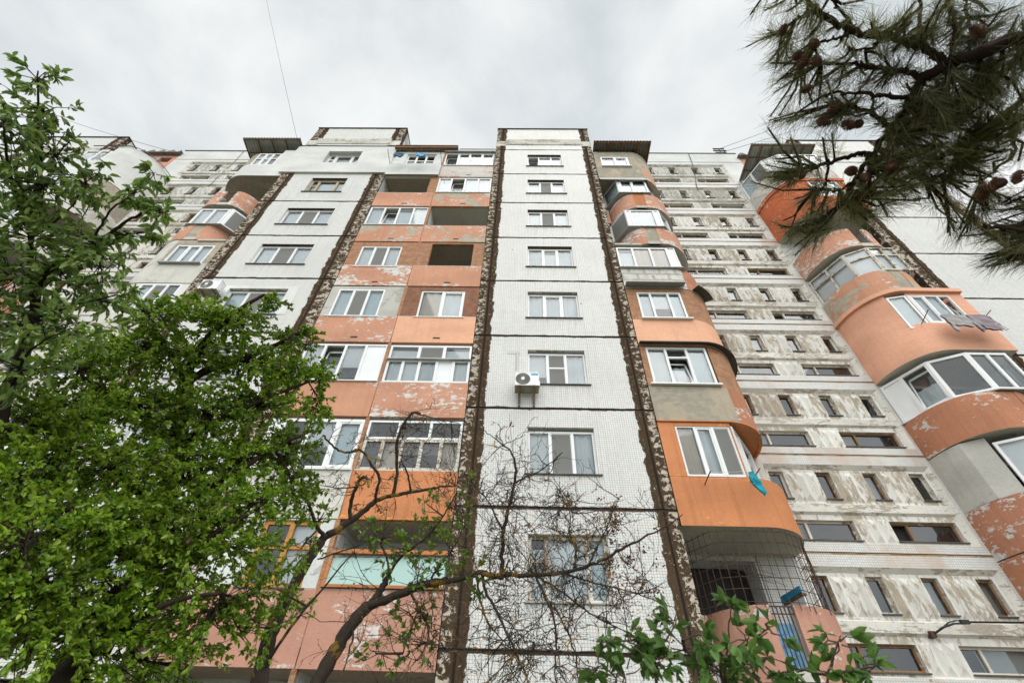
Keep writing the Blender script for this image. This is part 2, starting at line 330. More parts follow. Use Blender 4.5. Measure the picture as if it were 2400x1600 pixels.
M['redorange'] = paint('red orange paint', (0.52, 0.14, 0.06), peel=0.22, pcol=(0.72, 0.62, 0.55), seed=43)
M['terra'] = paint('terracotta paint', (0.46, 0.205, 0.12), peel=0.34, pcol=(0.62, 0.58, 0.54), seed=45)
M['terrawhite'] = paint('terracotta paint flaked to white', (0.46, 0.21, 0.13), peel=0.62, pcol=(0.62, 0.60, 0.57), seed=47)
M['patch'] = paint('rusty orange panel', (0.50, 0.20, 0.085), grey=0.25, gcol=(0.38, 0.24, 0.14), seed=49)
M['pink'] = paint('dull pink paint', (0.50, 0.265, 0.195), peel=0.34, pcol=(0.66, 0.60, 0.56), seed=51)
M['pinkwall'] = paint('pinkish wall', (0.55, 0.30, 0.22), grey=0.35, gcol=(0.42, 0.37, 0.32), seed=52)
M['brick'] = brick('orange brick', (0.56, 0.225, 0.085), (0.44, 0.155, 0.06), (0.30, 0.24, 0.18))
M['brickred'] = brick('red brown brick', (0.36, 0.13, 0.065), (0.29, 0.105, 0.055), (0.22, 0.15, 0.11))
M['block'] = brick('light concrete blocks', (0.66, 0.63, 0.57), (0.58, 0.57, 0.54), (0.42, 0.41, 0.37), 0.56, 0.36, 0.16)
M['pvc'] = plain('white plastic window profile', (0.80, 0.81, 0.81), 0.35, 0.03)
M['beige'] = plain('beige painted wood', (0.45, 0.38, 0.28), 0.7, 0.15, 8)
M['oldwood'] = paint('flaking white painted wood', (0.62, 0.58, 0.51), peel=0.55, pcol=(0.26, 0.19, 0.13), seed=61, stretch=0.6, patch=5.0)
M['brownwood'] = paint('bare brown wood', (0.26, 0.155, 0.085), peel=0.3, pcol=(0.5, 0.44, 0.36), seed=62, stretch=0.6, patch=5.0)
M['yellowwood'] = plain('orange stained wood', (0.50, 0.23, 0.05), 0.6, 0.2, 9)
M['sheet'] = plain('grey sheet metal', (0.36, 0.36, 0.35), 0.45, 0.1, 2, 0.3)
M['sheetdark'] = plain('dark sheet metal', (0.085, 0.08, 0.075), 0.5, 0.2, 2, 0.2)
M['flash'] = plain('dark roof flashing', (0.035, 0.022, 0.022), 0.5, 0.2)
M['panel'] = plain('white panel', (0.78, 0.80, 0.81), 0.4, 0.03)
M['curtain'] = plain('white curtain', (0.76, 0.78, 0.78), 0.9, 0.05, 1.5)
M['sheer'] = plain('sheer curtain', (0.66, 0.70, 0.71), 0.9, 0.08, 1.5)
M['blind'] = plain('pale blind', (0.60, 0.69, 0.71), 0.8, 0.05, 1.5)
M['beigecurtain'] = plain('beige curtain', (0.55, 0.47, 0.37), 0.9, 0.1, 1.5)
M['yellow'] = plain('yellow board', (0.62, 0.45, 0.16), 0.7, 0.1, 3)
M['dark'] = plain('dark fill for unlit openings', (0.045, 0.042, 0.04), 0.95, 0.2)  # near-black colour stands in for shade inside rooms, doorways and drain slots
M['dim'] = plain('dim room', (0.15, 0.14, 0.13), 0.95, 0.2)
M['glass'] = glass('window glass')
M['dirtyglass'] = glass('dusty window glass', (0.62, 0.65, 0.64), 1.9)
M['screen'] = netting('grey mosquito screen', (0.22, 0.215, 0.20), 0.72)
M['rust'] = plain('rusty steel', (0.085, 0.045, 0.03), 0.8, 0.4, 12)
M['slate'] = paint('old slate roofing', (0.22, 0.20, 0.175), grey=0.3, gcol=(0.13, 0.12, 0.105), seed=71)
M['zinc'] = plain('corrugated zinc', (0.46, 0.48, 0.48), 0.55, 0.15, 2, 0.1)
M['timber'] = plain('roof timber', (0.20, 0.105, 0.055), 0.85, 0.3, 7)
M['wire'] = plain('black cable', (0.02, 0.02, 0.022), 0.6, 0.1)
M['turq'] = netting('turquoise netting', (0.42, 0.60, 0.56), 0.93)
M['bluepaint'] = plain('bright blue paint', (0.02, 0.27, 0.47), 0.6, 0.25, 5)

# ---------------------------------------------------------------- the apartment block
B = empty('apartment_building', (0, 13.0, 0), 'nine storey panel apartment block with white tiles and orange balconies', 'building')

def win(parent, name, p0, p1, z0, z1, cols, off=0.10, fm='pvc', fw=0.055, rows=None, sill='dark', gm='glass', nested=False, sashes=True, cdepth=0.05, label=None, sill_ext=0.08, subcols=None):
    """a window: frame (the part itself), panes, curtains, screens and sill
    cols: [(kind, width)], kinds w=drawn curtain h=curtain lowered a bit c=sheer folds b=half blind l=pale blue blind d=dark
    g=screened sash o=tilted open sash p=solid panel x=open hole y=yellow board"""
    fr = Fr(p0, p1); L = fr.L; mb = MB(); pane = MB(); cur = MB(); scr = MB(); cm = {'w': 0, 'h': 0, 'c': 1, 'b': 0, 'l': 2, 'g': 1, 'o': 1, 'e': 3, 'y': 4}
    cmats = [M['curtain'], M['sheer'], M['blind'], M['beigecurtain'], M['yellow']]
    d0, d1 = off, off+0.07
    tot = sum(c[1] for c in cols); a = 0
    fr.box(mb, 0, fw, d0, d1, z0, z1); fr.box(mb, L-fw, L, d0, d1, z0, z1); fr.box(mb, fw, L-fw, d0, d1, z0, z0+fw); fr.box(mb, fw, L-fw, d0, d1, z1-fw, z1)
    for i, (k, w) in enumerate(cols):
        b = a+w/tot*L; x0 = a if i else 0; x1 = b
        if i < len(cols)-1: fr.box(mb, b-fw*0.6, b+fw*0.6, d0-0.004, d1, z0+fw, z1-fw)
        q0 = x0+(fw if i == 0 else fw*0.6); q1 = x1-(fw if i == len(cols)-1 else fw*0.6); y0, y1 = z0+fw, z1-fw
        hz = [(y0, y1)]
        if rows and (k not in 'p'):
            t = y0+(y1-y0)*(rows[i] if isinstance(rows, list) else rows)
            if not isinstance(rows, list) or rows[i]:
                fr.box(mb, q0, q1, d0-0.002, d1-0.002, t-fw*0.45, t+fw*0.45); hz = [(y0, t-fw*0.45), (t+fw*0.45, y1)]
        if k == 'p': fr.quad(pane, q0, q1, y0, y1, d0+0.03, 1)
        elif k == 'x': pass
        else:
            for (za, zb) in hz:
                if k in 'go' or (sashes and k in 'hcl' and i % 2):
                    s_ = 0.045
                    if k == 'o':
                        h = zb-za; tilt = 0.20
                        def op(aa, t_, dd=0.0): v = fr.pt(aa, d0+0.035+tilt*t_+dd, za+h*t_*0.97); return v
                        for (e0, e1) in ((q0, q0+s_), (q1-s_, q1)): mb.poly([op(e0, 0), op(e1, 0), op(e1, 1), op(e0, 1)]); mb.poly([op(e0, 0), op(e0, 0, .05), op(e0, 1, .05), op(e0, 1)]); mb.poly([op(e1, 0), op(e1, 0, .05), op(e1, 1, .05), op(e1, 1)])
                        mb.poly([op(q0, 0.93), op(q1, 0.93), op(q1, 1), op(q0, 1)]); mb.poly([op(q0, 1), op(q1, 1), op(q1, 1, .05), op(q0, 1, .05)]); mb.poly([op(q0, 0), op(q1, 0), op(q1, 0.05), op(q0, 0.05)])
                        pane.poly([op(q0+s_, 0.05), op(q1-s_, 0.05), op(q1-s_, 0.93), op(q0+s_, 0.93)]); continue
                    for bx in ((q0, q0+s_, za, zb), (q1-s_, q1, za, zb), (q0+s_, q1-s_, za, za+s_), (q0+s_, q1-s_, zb-s_, zb)): fr.box(mb, bx[0], bx[1], d0+0.012, d1-0.006, bx[2], bx[3])
                    fr.quad(pane, q0+s_, q1-s_, za+s_, zb-s_, d0+0.045)
                else: fr.quad(pane, q0, q1, za, zb, d0+0.04)
            if k == 'g': fr.quad(scr, q0+0.02, q1-0.02, y0+0.02, y1-0.02, d0+0.006)
            if k in cm:
                top = y1+0.05; bot = y0-0.05
                if k == 'h': top = y0+(y1-y0)*0.86
                if k == 'b': bot = y0+(y1-y0)*rng.uniform(0.28, 0.5)
                if k == 'o': top = y0+(y1-y0)*0.6
                dd = d1+cdepth+(0.18 if k == 'o' else 0)
                if k in 'ceo':
                    n = max(6, int((q1-q0)/0.035)); ph = rng.uniform(0, 6)
                    P = [(q0+(q1-q0)*j/n, dd+0.020*math.sin(j*0.95+ph)+0.012*math.sin(j*0.31+ph*2)) for j in range(n+1)]
                    for j in range(n): cur.poly([fr.pt(*P[j], bot), fr.pt(*P[j+1], bot), fr.pt(*P[j+1], top), fr.pt(*P[j], top)], cm[k])
                else: fr.quad(cur, q0-0.03, q1+0.03, bot, top, dd, cm[k])
        a = b
    o = obj(name, mb, M[fm], parent, label=label); tgt = parent if nested else o
    if pane.f: obj('pane', pane, [M[gm], M['panel']], tgt)
    if cur.f: obj('curtain', cur, cmats, tgt)
    if scr.f: obj('mosquito_screen', scr, M['screen'], tgt)
    if sill:
        sb = MB(); e = sill_ext; fr.box(sb, -e, L+e, -0.05, d0, z0-0.035, z0-0.006); obj('sill', sb, M['sheetdark' if sill == 'dark' else 'pvc' if sill == 'white' else 'sheet'], tgt)
    return o

# ---- towers of white tiled panels
def tower(X0, X1, Y, mat, holes, name, n0=-1, n1=8, seam_y=0.0, rend=(), flank='flank', depth=1.35):
    mb = MB(); mats = [M[mat], M['joint'], M['side'], M['dark'], M[flank], M['flash'], M['render'], M['border'], M['reveal']]
    for n in range(n0, n1):
        hs = [h for h in holes if Z(n) < h[2] < Z(n+1)]; a, b = Z(n)+0.036, Z(n+1)-0.036
        if n == n0: a = 0
        mb.holes(X0, X1, a, b, Y, hs, 0.0, 0)
        for h in hs:
            d = h[4] if len(h) > 4 else 0.55
            mb.quadX(h[0], Y, Y+0.55, h[2], h[3], 2); mb.quadX(h[1], Y, Y+0.55, h[2], h[3], 2); mb.quadZ(h[0], h[1], Y, Y+0.55, h[2], 2)
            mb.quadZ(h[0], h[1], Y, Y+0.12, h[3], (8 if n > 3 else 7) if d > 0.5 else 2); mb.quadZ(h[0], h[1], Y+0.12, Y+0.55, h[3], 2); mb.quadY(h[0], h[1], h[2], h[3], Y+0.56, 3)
        mb.quadZ(X0, X1, Y, Y+0.05, b, 1); mb.quadZ(X0, X1, Y, Y+0.05, Z(n+1)+0.036, 1); mb.quadY(X0, X1, b, Z(n+1)+0.036, Y+0.03, 1)
    a, t = Z(n1)+0.03, Z(9.0)
    mb.quadY(X0, X1, a, Z(8.19), Y, 0); mb.quadY(X0, X1, Z(8.42), t, Y, 0); mb.quadY(X0, X1, Z(8.19), Z(8.42), Y+0.02, 7)
    xl, xr = X0+0.5, X1-0.5
    mb.poly([(xl, Y-0.005, Z(8.24)), (xr, Y-0.005, Z(8.24)), (xr, Y-0.09, Z(8.40)), (xl, Y-0.09, Z(8.40))], 7); mb.quadZ(xl, xr, Y-0.09, Y+0.02, Z(8.42), 7); mb.quadY(xl, xr, Z(8.40), Z(8.42), Y-0.09, 7)
    for x in (X0, X1):
        mb.quadX(x, Y, Y+0.32, 0, Z(8)+0.03, 4); mb.quadX(x, Y+0.32, RC+0.2, 0, Z(8)+0.03, 2); mb.quadX(x, Y, Y+0.25, Z(8)+0.03, t, 4); mb.quadX(x, Y+0.25, Y+depth, Z(8)+0.03, t, 2)
    mb.quadZ(X0, X1, Y, Y+depth, t, 5); mb.quadY(X0, X1, Z(8), t, Y+depth, 2)
    o = obj('tower_wall', mb, mats, B)
    cb = MB(); cb.box(X0-0.03, X1+0.03, Y-0.05, Y+depth+0.04, t, t+0.055); obj('roof_flashing', cb, M['flash'], o)
    return o

Ch = [(0.215, 1.945, Z(n)+0.86, Z(n)+2.20) for n in range(-1, 8)]
tower(-1.47, 3.62, F, 'tileC', Ch, 'C')
Lh = [(-10.33, -8.23, Z(n)+0.86, Z(n)+2.19) for n in range(-1, 6)]+[(-10.18, -8.46, Z(6)+0.88, Z(6)+2.24)]
Lh7 = (-10.20, -8.43, Z(7)+0.94, Z(7)+2.27)
tower(-11.84, -6.73, F, 'tileL', Lh+[(Lh7[0], Lh7[1], Lh7[2], Lh7[3], 0.2)], 'L')
tower(15.2, 20.4, FT, 'tileFR', [], 'FR'); tower(-28.6, -23.4, FT, 'tileFL', [], 'FL')

specC = {-1: [('w', 1), ('g', 1), ('w', 1)], 0: None, 1: [('w', 1), ('g', 1.05), ('c', 1)], 2: [('b', 1.05), ('g', 1), ('c', 1.05)], 3: [('c', 1), ('c', 1.1), ('c', 1)], 4: [('c', 1), ('h', 1), ('c', 1)],
         5: [('w', 1), ('g', 1), ('w', 1)], 6: [('h', 1), ('g', 1), ('h', 1)], 7: [('o', 1), ('w', 1.1), ('h', .9)]}
for n in range(-1, 8):
    h = Ch[n+1]
    if n == 0: win(B, 'window', (h[0], F), (h[1], F), h[2], h[3], [('h', .55), ('w', 1.25), ('l', .62)], 0.12, 'oldwood', 0.075, rows=[0.62, 0, 0], sill='grey')
    else: win(B, 'window', (h[0], F), (h[1], F), h[2], h[3]-0.07, specC[n], 0.10, rows=[0, .55, 0] if n == 2 else None)
for n in range(-1, 7):
    h = Lh[n+1]
    if n == 6: win(B, 'window', (h[0], F), (h[1], F), h[2], h[3]-0.05, [('h', .62), ('w', 1.5), ('w', .8)], 0.13, 'beige', 0.08, rows=[0.6, 0, 0])
    else: win(B, 'window', (h[0], F), (h[1], F), h[2], h[3]-0.06, [('w', 1), ('g', 1), ('w', 1)] if n != 3 else [('l', 1), ('g', 1), ('l', 1)], 0.10)
# insulated white render round the top flat of the second tower, and the white surround of a lower window
mb = MB(); y = F-0.10; x0, x1, za, zb = -12.0, -6.72, Z(6.96), Z(8.03)
mb.holes(x0, x1, za, zb, y, [Lh7], 0.12, 0); mb.quadZ(x0, x1, y, F, za, 0); mb.quadZ(x0, x1, y, F, zb, 1); mb.quadX(x1, y, F+0.9, za, zb, 0); mb.quadX(x0, y, F+0.02, za, zb, 0)
mb.box(x0-0.02, x1+0.03, y-0.03, F-0.003, zb, zb+0.05, 1); obj('insulated_render', mb, [M['render'], M['flash']], B)
win(B, 'window', (Lh7[0], F), (Lh7[1], F), Lh7[2], Lh7[3], [('h', .62), ('h', 1.5), ('h', .85)], 0.14, 'pvc', 0.085, rows=[0.62, 0, 0])
mb = MB(); h = Lh[4]
for (a, b, c, d) in ((h[0]-.36, h[1]+.36, h[3], h[3]+.17), (h[0]-.36, h[0], h[2], h[3]), (h[1], h[1]+.36, h[2], h[3])): mb.box(a, b, F-0.012, F-0.001, c, d)
obj('window_surround', mb, M['render'], B)

# ---- stairwell fields with four narrow windows over two long ones
def field(mirror):
    gx = (lambda x: x) if not mirror else (lambda x: -8.2-x)
    def rg(a, b): a, b = gx(a), gx(b); return (min(a, b), max(a, b))
    mats = [M['tileS'], M['ochre'], M['border'], M['relief'], M['dark'], M['joint'], M['relieftop'], M['render']]
    mb = MB(); X0, X1 = rg(5.93, 12.95); P0, P1 = rg(7.03, 11.79); I0, I1 = rg(7.13, 11.63); D = 0.10; yi = RC+D
    SM = [rg(x, x+0.405) for x in (7.175, 8.505, 9.835, 11.15)]; ST = [rg(7.175, 8.90), rg(9.835, 11.57)]
    for n in range(0, 9):
        tm = 0 if n < 7 else 7 if mirror or n == 8 else 0; rm = 3 if n < 7 else 6
        a, b = Z(n-0.064), Z(n+0.912); mb.holes(X0, X1, a, b, RC, [(P0, P1, Z(n)+0.04, Z(n)+2.27)], 0, tm)
        mb.quadY(X0, X1, b, b+0.07, RC+0.012, 1); mb.quadY(X0, X1, b+0.052, b+0.07, RC+0.008, 5)
        q = [(P0, RC, Z(n)+.04), (P1, RC, Z(n)+.04), (P1, RC, Z(n)+2.27), (P0, RC, Z(n)+2.27)]; r = [(I0, yi, Z(n)+.085), (I1, yi, Z(n)+.085), (I1, yi, Z(n)+2.15), (I0, yi, Z(n)+2.15)]
        for k in range(4): mb.poly([q[k], q[(k+1) % 4], r[(k+1) % 4], r[k]], 2)
        hs = [(s0, s1, Z(n)+1.28, Z(n)+2.085) for s0, s1 in SM]+[(s0, s1, Z(n)+0.155, Z(n)+0.675) for s0, s1 in ST]
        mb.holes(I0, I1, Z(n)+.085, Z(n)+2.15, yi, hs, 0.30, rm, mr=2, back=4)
        # ledge between the two rows of windows
        b0, b1, yf = Z(n)+0.88, Z(n)+1.10, RC+0.035
        for (s0, s1) in ((I0-0.05, I1+0.05),):
            mb.poly([(s0, yi, b0-0.06), (s1, yi, b0-0.06), (s1, yf, b0), (s0, yf, b0)], 2); mb.quadY(s0, s1, b0, b1, yf, rm if n > 5 else 2); mb.poly([(s0, yf, b1), (s1, yf, b1), (s1, yi, b1+0.04), (s0, yi, b1+0.04)], 2)
        # ribs with pointed ends
        def ribs(a, b, zl, zh, k):
            w = (b-a)/k
            for i in range(k):
                l, r_ = a+w*i+0.012, a+w*(i+1)-0.012; c = (l+r_)/2; pk = yi-0.075; t = 0.17
                A, B_, C_, D_, E_, G = (l, yi, zl), (r_, yi, zl), (r_, yi, zh), (l, yi, zh), (c, pk, zl+t), (c, pk, zh-t)
                mb.poly([A, E_, G, D_], rm); mb.poly([E_, B_, C_, G], rm); mb.poly([A, B_, E_], rm); mb.poly([D_, G, C_], rm)
        gaps = sorted(SM)
        for i in range(3): ribs(gaps[i][1]+0.03, gaps[i+1][0]-0.03, Z(n)+1.20, Z(n)+2.06, 3)
        s = sorted(ST); ribs(s[0][1]+0.06, s[1][0]-0.06, Z(n)+0.10, Z(n)+0.72, 3)
    top = Z(9.35); mb.quadY(X0, X1, Z(8.936), top, RC, 7); mb.quadZ(X0, X1, RC, RC+1.6, top, 5); mb.quadX(X0, RC, RC+1.6, Z(8), top, 7); mb.quadX(X1, RC, RC+1.6, Z(8), top, 7)
    mb.quadY(X0, X1, 0, Z(-0.064), RC, 0)
    w = obj('stairwell_wall', mb, mats, B)
    cb = MB(); cb.box(X0-0.02, X1+0.02, RC-0.04, RC+1.64, top, top+0.055); obj('roof_flashing', cb, M['flash'], w)
    rr = random.Random(5 if mirror else 3)
    for n in range(0, 9):
        for i, (s0, s1) in enumerate(SM):
            k = rr.choice(['d', 'd', 'l', 'w', 'd'] if n < 6 else ['w', 'l', 'd', 'w']); fm = rr.choice(['oldwood', 'oldwood', 'brownwood'])
            if not mirror and n == 8 and i < 3: k = 'x'
            if not mirror and n == 6 and i == 0: k = 'x'
            win(B, 'narrow_window', (s0, yi), (s1, yi), Z(n)+1.28, Z(n)+2.085, [(k, 1)], 0.10, fm, 0.05, gm='dirtyglass' if n < 5 else 'glass', cdepth=0.1, sashes=False, sill_ext=0.02, rows=[0.55] if (not mirror and n == 7 and i == 1) else None)
        for i, (s0, s1) in enumerate(ST):
            k1 = rr.choice(['d', 'd', 'l', 'e', 'd', 'w']); k2 = rr.choice(['d', 'd', 'l', 'w', 'd'])
            if not mirror and n in (1, 4) and i == 1: k1 = 'x'
            if not mirror and n == 7 and i == 0: k1 = k2 = 'y'
            if n == 8: k1 = 'x'; k2 = rr.choice('xd')
            win(B, 'long_window', (s0, yi), (s1, yi), Z(n)+0.155, Z(n)+0.675, [(k1, .29), (k2, .71)], 0.10, rr.choice(['oldwood', 'oldwood', 'brownwood']), 0.05, gm='dirtyglass' if n < 5 else 'glass', cdepth=0.1, sashes=False, sill_ext=0.02)
field(False); field(True)
# pinkish walls beside the stairwells with a slate roof on each
for (a, b) in ((12.97, 15.4), (-23.6, -21.17)):
    mb = MB(); h0 = (13.25 if a > 0 else -22.2); mb.holes(a, b, Z(7.9), Z(9.12), RC+0.02, [(h0, h0+0.75, Z(8.80), Z(9.02))], 0.5, 0, back=1)
    w = obj('attic_wall', mb, [M['pinkwall'], M['dark']], B)
    rb = MB(); N = 26
    for i in range(N):
        p = a-0.1+(b-a+0.2)*i/N; q = a-0.1+(b-a+0.2)*(i+1)/N; zz = lambda x: Z(9.14)+0.13+0.13*math.sin((x-a)*2*math.pi/0.62)
        rb.poly([(p, RC-0.22, zz(p)), (q, RC-0.22, zz(q)), (q, RC+1.2, zz(q)+.05), (p, RC+1.2, zz(p)+.05)]); rb.poly([(p, RC-0.22, Z(9.12)), (q, RC-0.22, Z(9.12)), (q, RC-0.22, zz(q)), (p, RC-0.22, zz(p))])
    rb.quadZ(a-.1, b+.1, RC-.22, RC+1.2, Z(9.12)); obj('slate_roof', rb, M['slate'], w)
# back of the block and the walls behind the balconies
mb = MB(); mb.box(-28.6, 20.4, RC+1.7, 26, 0, Z(7.95)); mb.box(-28.6, 20.4, RC+1.7, 26, Z(7.95), Z(8.0), 1); obj('main_body', mb, [M['side'], M['flash']], B)
for X0, s in ((3.62, 1), (15.2, -1), (-11.84, -1), (-23.4, 1)):
    a, b = sorted((X0, X0+s*2.33)); mb = MB(); hs = []
    for n in range(-1, 8):
        d0 = X0+s*0.45; hs.append((*sorted((X0+s*.12, X0+s*2.26)), Z(n)+0.02, Z(n)+2.35))
    mb.holes(a, b, 0, Z(8.0), RC, hs, 0.6, 0, mr=1, back=2); obj('balcony_wall', mb, [M['tileS'], M['side'], M['dark']], B)
# ---------------------------------------------------------------- loggias between the two middle towers
XL, XM, XR = -6.72, -4.09, -1.48
mb = MB(); hs = []
for n in range(-1, 8):
    for (a, b) in ((XL, XM), (XM, XR)): hs.append((a+0.35, a+1.9, Z(n)+0.03, Z(n)+2.1))
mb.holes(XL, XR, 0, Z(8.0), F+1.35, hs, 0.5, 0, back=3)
for n in range(-1, 8):
    z0, z1 = Z(n)-0.02, Z(n+1)-0.33
    mb.quadX(XL+.012, F+.03, F+1.35, z0, z1, 0); mb.quadX(XR-.012, F+.03, F+1.35, z0, z1, 0)
    mb.box(XM-.05, XM+.05, F+.14, F+1.34, z0, z1, 0)
    mb.box(XM-.052, XM+.052, F+.012, F+.139, z0, z1, 2)
obj('loggia_wall', mb, [M['side'], M['side'], M['brick'], M['dark']], B)

def loggia(n, a, b, par, sof, yf=F, drain=True, ztop=0.30, zb=-0.125, extra=None):
    """one loggia: floor slab and parapet; its glazing is added as children"""
    mb = MB(); z0, z1, zt = Z(n)+zb*2.8, Z(n)-0.0, Z(n+ztop)
    mb.box(a+.012, b-.012, yf, F+.11, z0+0.002, zt, 0); mb.box(a+.02, b-.02, F+.112, F+1.34, z0, z1, 1)
    if yf < F: mb.quadZ(a+.012, b-.012, yf, F, z0-.001, 1)
    mb.box(a+.03, b-.03, yf+0.004, F+.10, zt, zt+0.03, 1)
    if drain:
        c = (a+b)/2+0.12; mb.box(c-.11, c+.11, yf-0.004, yf+.03, z0+.17, z0+.235, 2)  # drain slot: dark box, the shade of the hole is in its colour
        mb.box(c-.15, c+.15, yf-0.003, yf+.03, z0+.02, z0+.12, 0)
    return obj('loggia', mb, [M[par], M[sof], M['dark']], B)
def infill(par, a, b, z0, z1, hole, mat, name='infill_wall', y=F+0.02, back=None):
    mb = MB(); mb.holes(a, b, z0, z1, y, [hole], 0.12, 0); return obj(name, mb, M[mat], par)
pL, pR = (XL, XM), (XM, XR)
# floor by floor from the ground; left half then right half
def full(par, a, b, n, cols, **k):
    return win(par, 'glazing', (a+.05, F+.0), (b-.03, F+.0), Z(n+.305)+.03, Z(n+.845), cols, 0.03, nested=True, sill='white', sill_ext=0.0, **k)
for (a, b) in (pL, pR): loggia(-1, a, b, 'pink', 'concrete', drain=False)
l = loggia(0, *pL, 'pink', 'brownsoffit', ztop=0.35, drain=False)
infill(l, XL, XM, Z(.35), Z(.87), (-5.75, -4.45, Z(.36), Z(.86)), 'side'); win(l, 'glazing', (-5.75, F+.02), (-4.45, F+.02), Z(.36), Z(.86), [('d', 1), ('w', 1)], .05, 'yellowwood', .09, rows=.6, nested=True)
l = loggia(0, *pR, 'pink', 'brownsoffit', ztop=0.35, drain=False)
mb = MB(); mb.poly([(XM+.1, F-.03, Z(.37)), (XR-.05, F-.03, Z(.39)), (XR-.05, F+.04, Z(.60)), (XM+.1, F+.04, Z(.58))]); obj('netting', mb, M['turq'], l)
mb = MB(); mb.box(XM+.06, XR-.03, F-.05, F+.08, Z(.605), Z(.635)); mb.box(XM+.06, XR-.03, F-.06, F+.10, Z(.365), Z(.385)); mb.box(XM+.06, XM+.13, F-.04, F+.06, Z(.386), Z(.604)); obj('timber_rail', mb, M['patch'], l)
l = loggia(1, *pL, 'palewall', 'greysoffit', drain=False, ztop=.32); full(l, *pL, 1, [('p', .5), ('d', 1), ('b', 1), ('l', 1)], fw=.09)
l = loggia(1, *pR, 'orange', 'greysoffit', drain=False, ztop=.31)
win(l, 'glazing', (XM+.06, F), (XR-.03, F), Z(1.31)+.03, Z(1.635), [('d', 1), ('e', 1), ('d', 1), ('d', 1), ('e', 1)], .04, 'oldwood', .075, nested=True, sill=False)
win(l, 'glazing', (XM+.06, F), (XR-.03, F), Z(1.635), Z(1.84), [('d', 1), ('d', 1), ('d', 1)], .035, 'pvc', .06, nested=True, sill=False)
l = loggia(2, *pL, 'salmon', 'greysoffit', drain=False); full(l, *pL, 2, [('b', 1), ('o', 1.05), ('b', 1.05), ('p', 1.1)], fw=.06)
l = loggia(2, *pR, 'salmonwhite', 'greysoffit', drain=False)
win(l, 'glazing', (XM+.06, F), (XR-.03, F), Z(2.30)+.03, Z(2.63), [('c', 1), ('w', 1), ('c', 1.05), ('p', 1), ('w', 1)], .04, 'pvc', .07, nested=True, sill=False)
win(l, 'glazing', (XM+.06, F), (XR-.03, F), Z(2.63), Z(2.84), [('h', 1.15), ('g', 1), ('h', 1.05)], .035, 'pvc', .065, nested=True, sill='sheet', sill_ext=0)
l = loggia(3, *pL, 'salmonwhite', 'concrete'); infill(l, XL, XM, Z(3.295), Z(3.86), (-6.43, -4.80, Z(3.30), Z(3.80)), 'plaster'); win(l, 'glazing', (-6.43, F+.02), (-4.80, F+.02), Z(3.30), Z(3.80), [('l', 1), ('g', 1), ('l', 1)], .0, nested=True, sill='white')
l = loggia(3, *pR, 'peach', 'concrete'); infill(l, XM, XR, Z(3.295), Z(3.86), (-3.50, -1.97, Z(3.30), Z(3.79)), 'brickred'); win(l, 'glazing', (-3.50, F+.02), (-1.97, F+.02), Z(3.30), Z(3.79), [('e', 1), ('c', 1)], .02, nested=True, sill='white', fw=.06)
l = loggia(4, *pL, 'salmonwhite', 'concrete'); infill(l, XL, XM, Z(4.295), Z(4.86), (-6.30, -4.71, Z(4.28), Z(4.755)), 'brick'); win(l, 'glazing', (-6.30, F+.02), (-4.71, F+.02), Z(4.28), Z(4.755), [('w', 1), ('g', 1), ('w', 1)], .01, nested=True, sill='white')
l = loggia(4, *pR, 'salmon', 'concrete'); infill(l, XM, XR, Z(4.295), Z(4.86), (-3.56, -1.91, Z(4.295), Z(4.83)), 'brick')
mb = MB()
for k in range(3):
    for j in range(2): pass
    mb.tube([(-3.5, F+.3+.2*k, Z(4.42)+.1*k), (-2.7, F+.3+.2*k, Z(4.405)+.1*k), (-1.93, F+.3+.2*k, Z(4.42)+.1*k)], .006, 4)
obj('washing_line', mb, M['panel'], l)
l = loggia(5, *pL, 'salmongrey', 'brownsoffit'); full(l, *pL, 5, [('w', 1), ('o', 1), ('h', 1), ('w', 1)])
l = loggia(5, *pR, 'salmongrey', 'brownsoffit')
l = loggia(6, *pL, 'salmon', 'greysoffit'); mb = MB(); mb.box(-4.46, XM-.053, F+.03, F+.15, Z(6.305), Z(6.87)); obj('brick_pier', mb, M['brick'], l)
l = loggia(6, *pR, 'salmongrey', 'greysoffit'); full(l, *pR, 6, [('w', 1), ('o', 1.05), ('w', 1), ('w', 1)], fw=.06)
l = loggia(7, *pL, 'render', 'brownsoffit', yf=F-.12, drain=False, ztop=.285)
win(l, 'glazing', (-6.05, F+.02), (-4.55, F+.02), Z(7.30), Z(7.80), [('h', 1), ('d', 1), ('d', 1)], .08, 'pvc', .075, rows=.55, nested=True, sill='white')
infill(l, XL, XM, Z(7.29), Z(7.90), (-6.05, -4.55, Z(7.30), Z(7.80)), 'render')
mb = MB(); mb.box(XL-.05, -3.45, F-.25, F+1.6, Z(7.965), Z(7.985)); mb.box(XL-.05, -3.47, F-.22, F-.10, Z(7.90), Z(7.964))
for i in range(6): mb.box(XL+.1+.6*i, XL+.19+.6*i, F-.2, F+1.5, Z(7.905), Z(7.962))
obj('lean_to_roof', mb, M['timber'], l)
l = loggia(7, *pR, 'bare', 'concrete'); full(l, *pR, 7, [('o', 1.1), ('h', 1), ('h', 1), ('h', 1.05)])
mb = MB(); mb.box(XM-.02, XR-.01, F-.10, F+.2, Z(7.86), Z(7.885), 0); mb.box(XM-.02, XR-.01, F+.02, F+.6, Z(7.886), Z(8.02), 1); mb.box(-3.4, XR-.01, F+.0, F+.62, Z(8.02), Z(8.04), 2); obj('fascia', mb, [M['sheet'], M['tileS'], M['flash']], l)
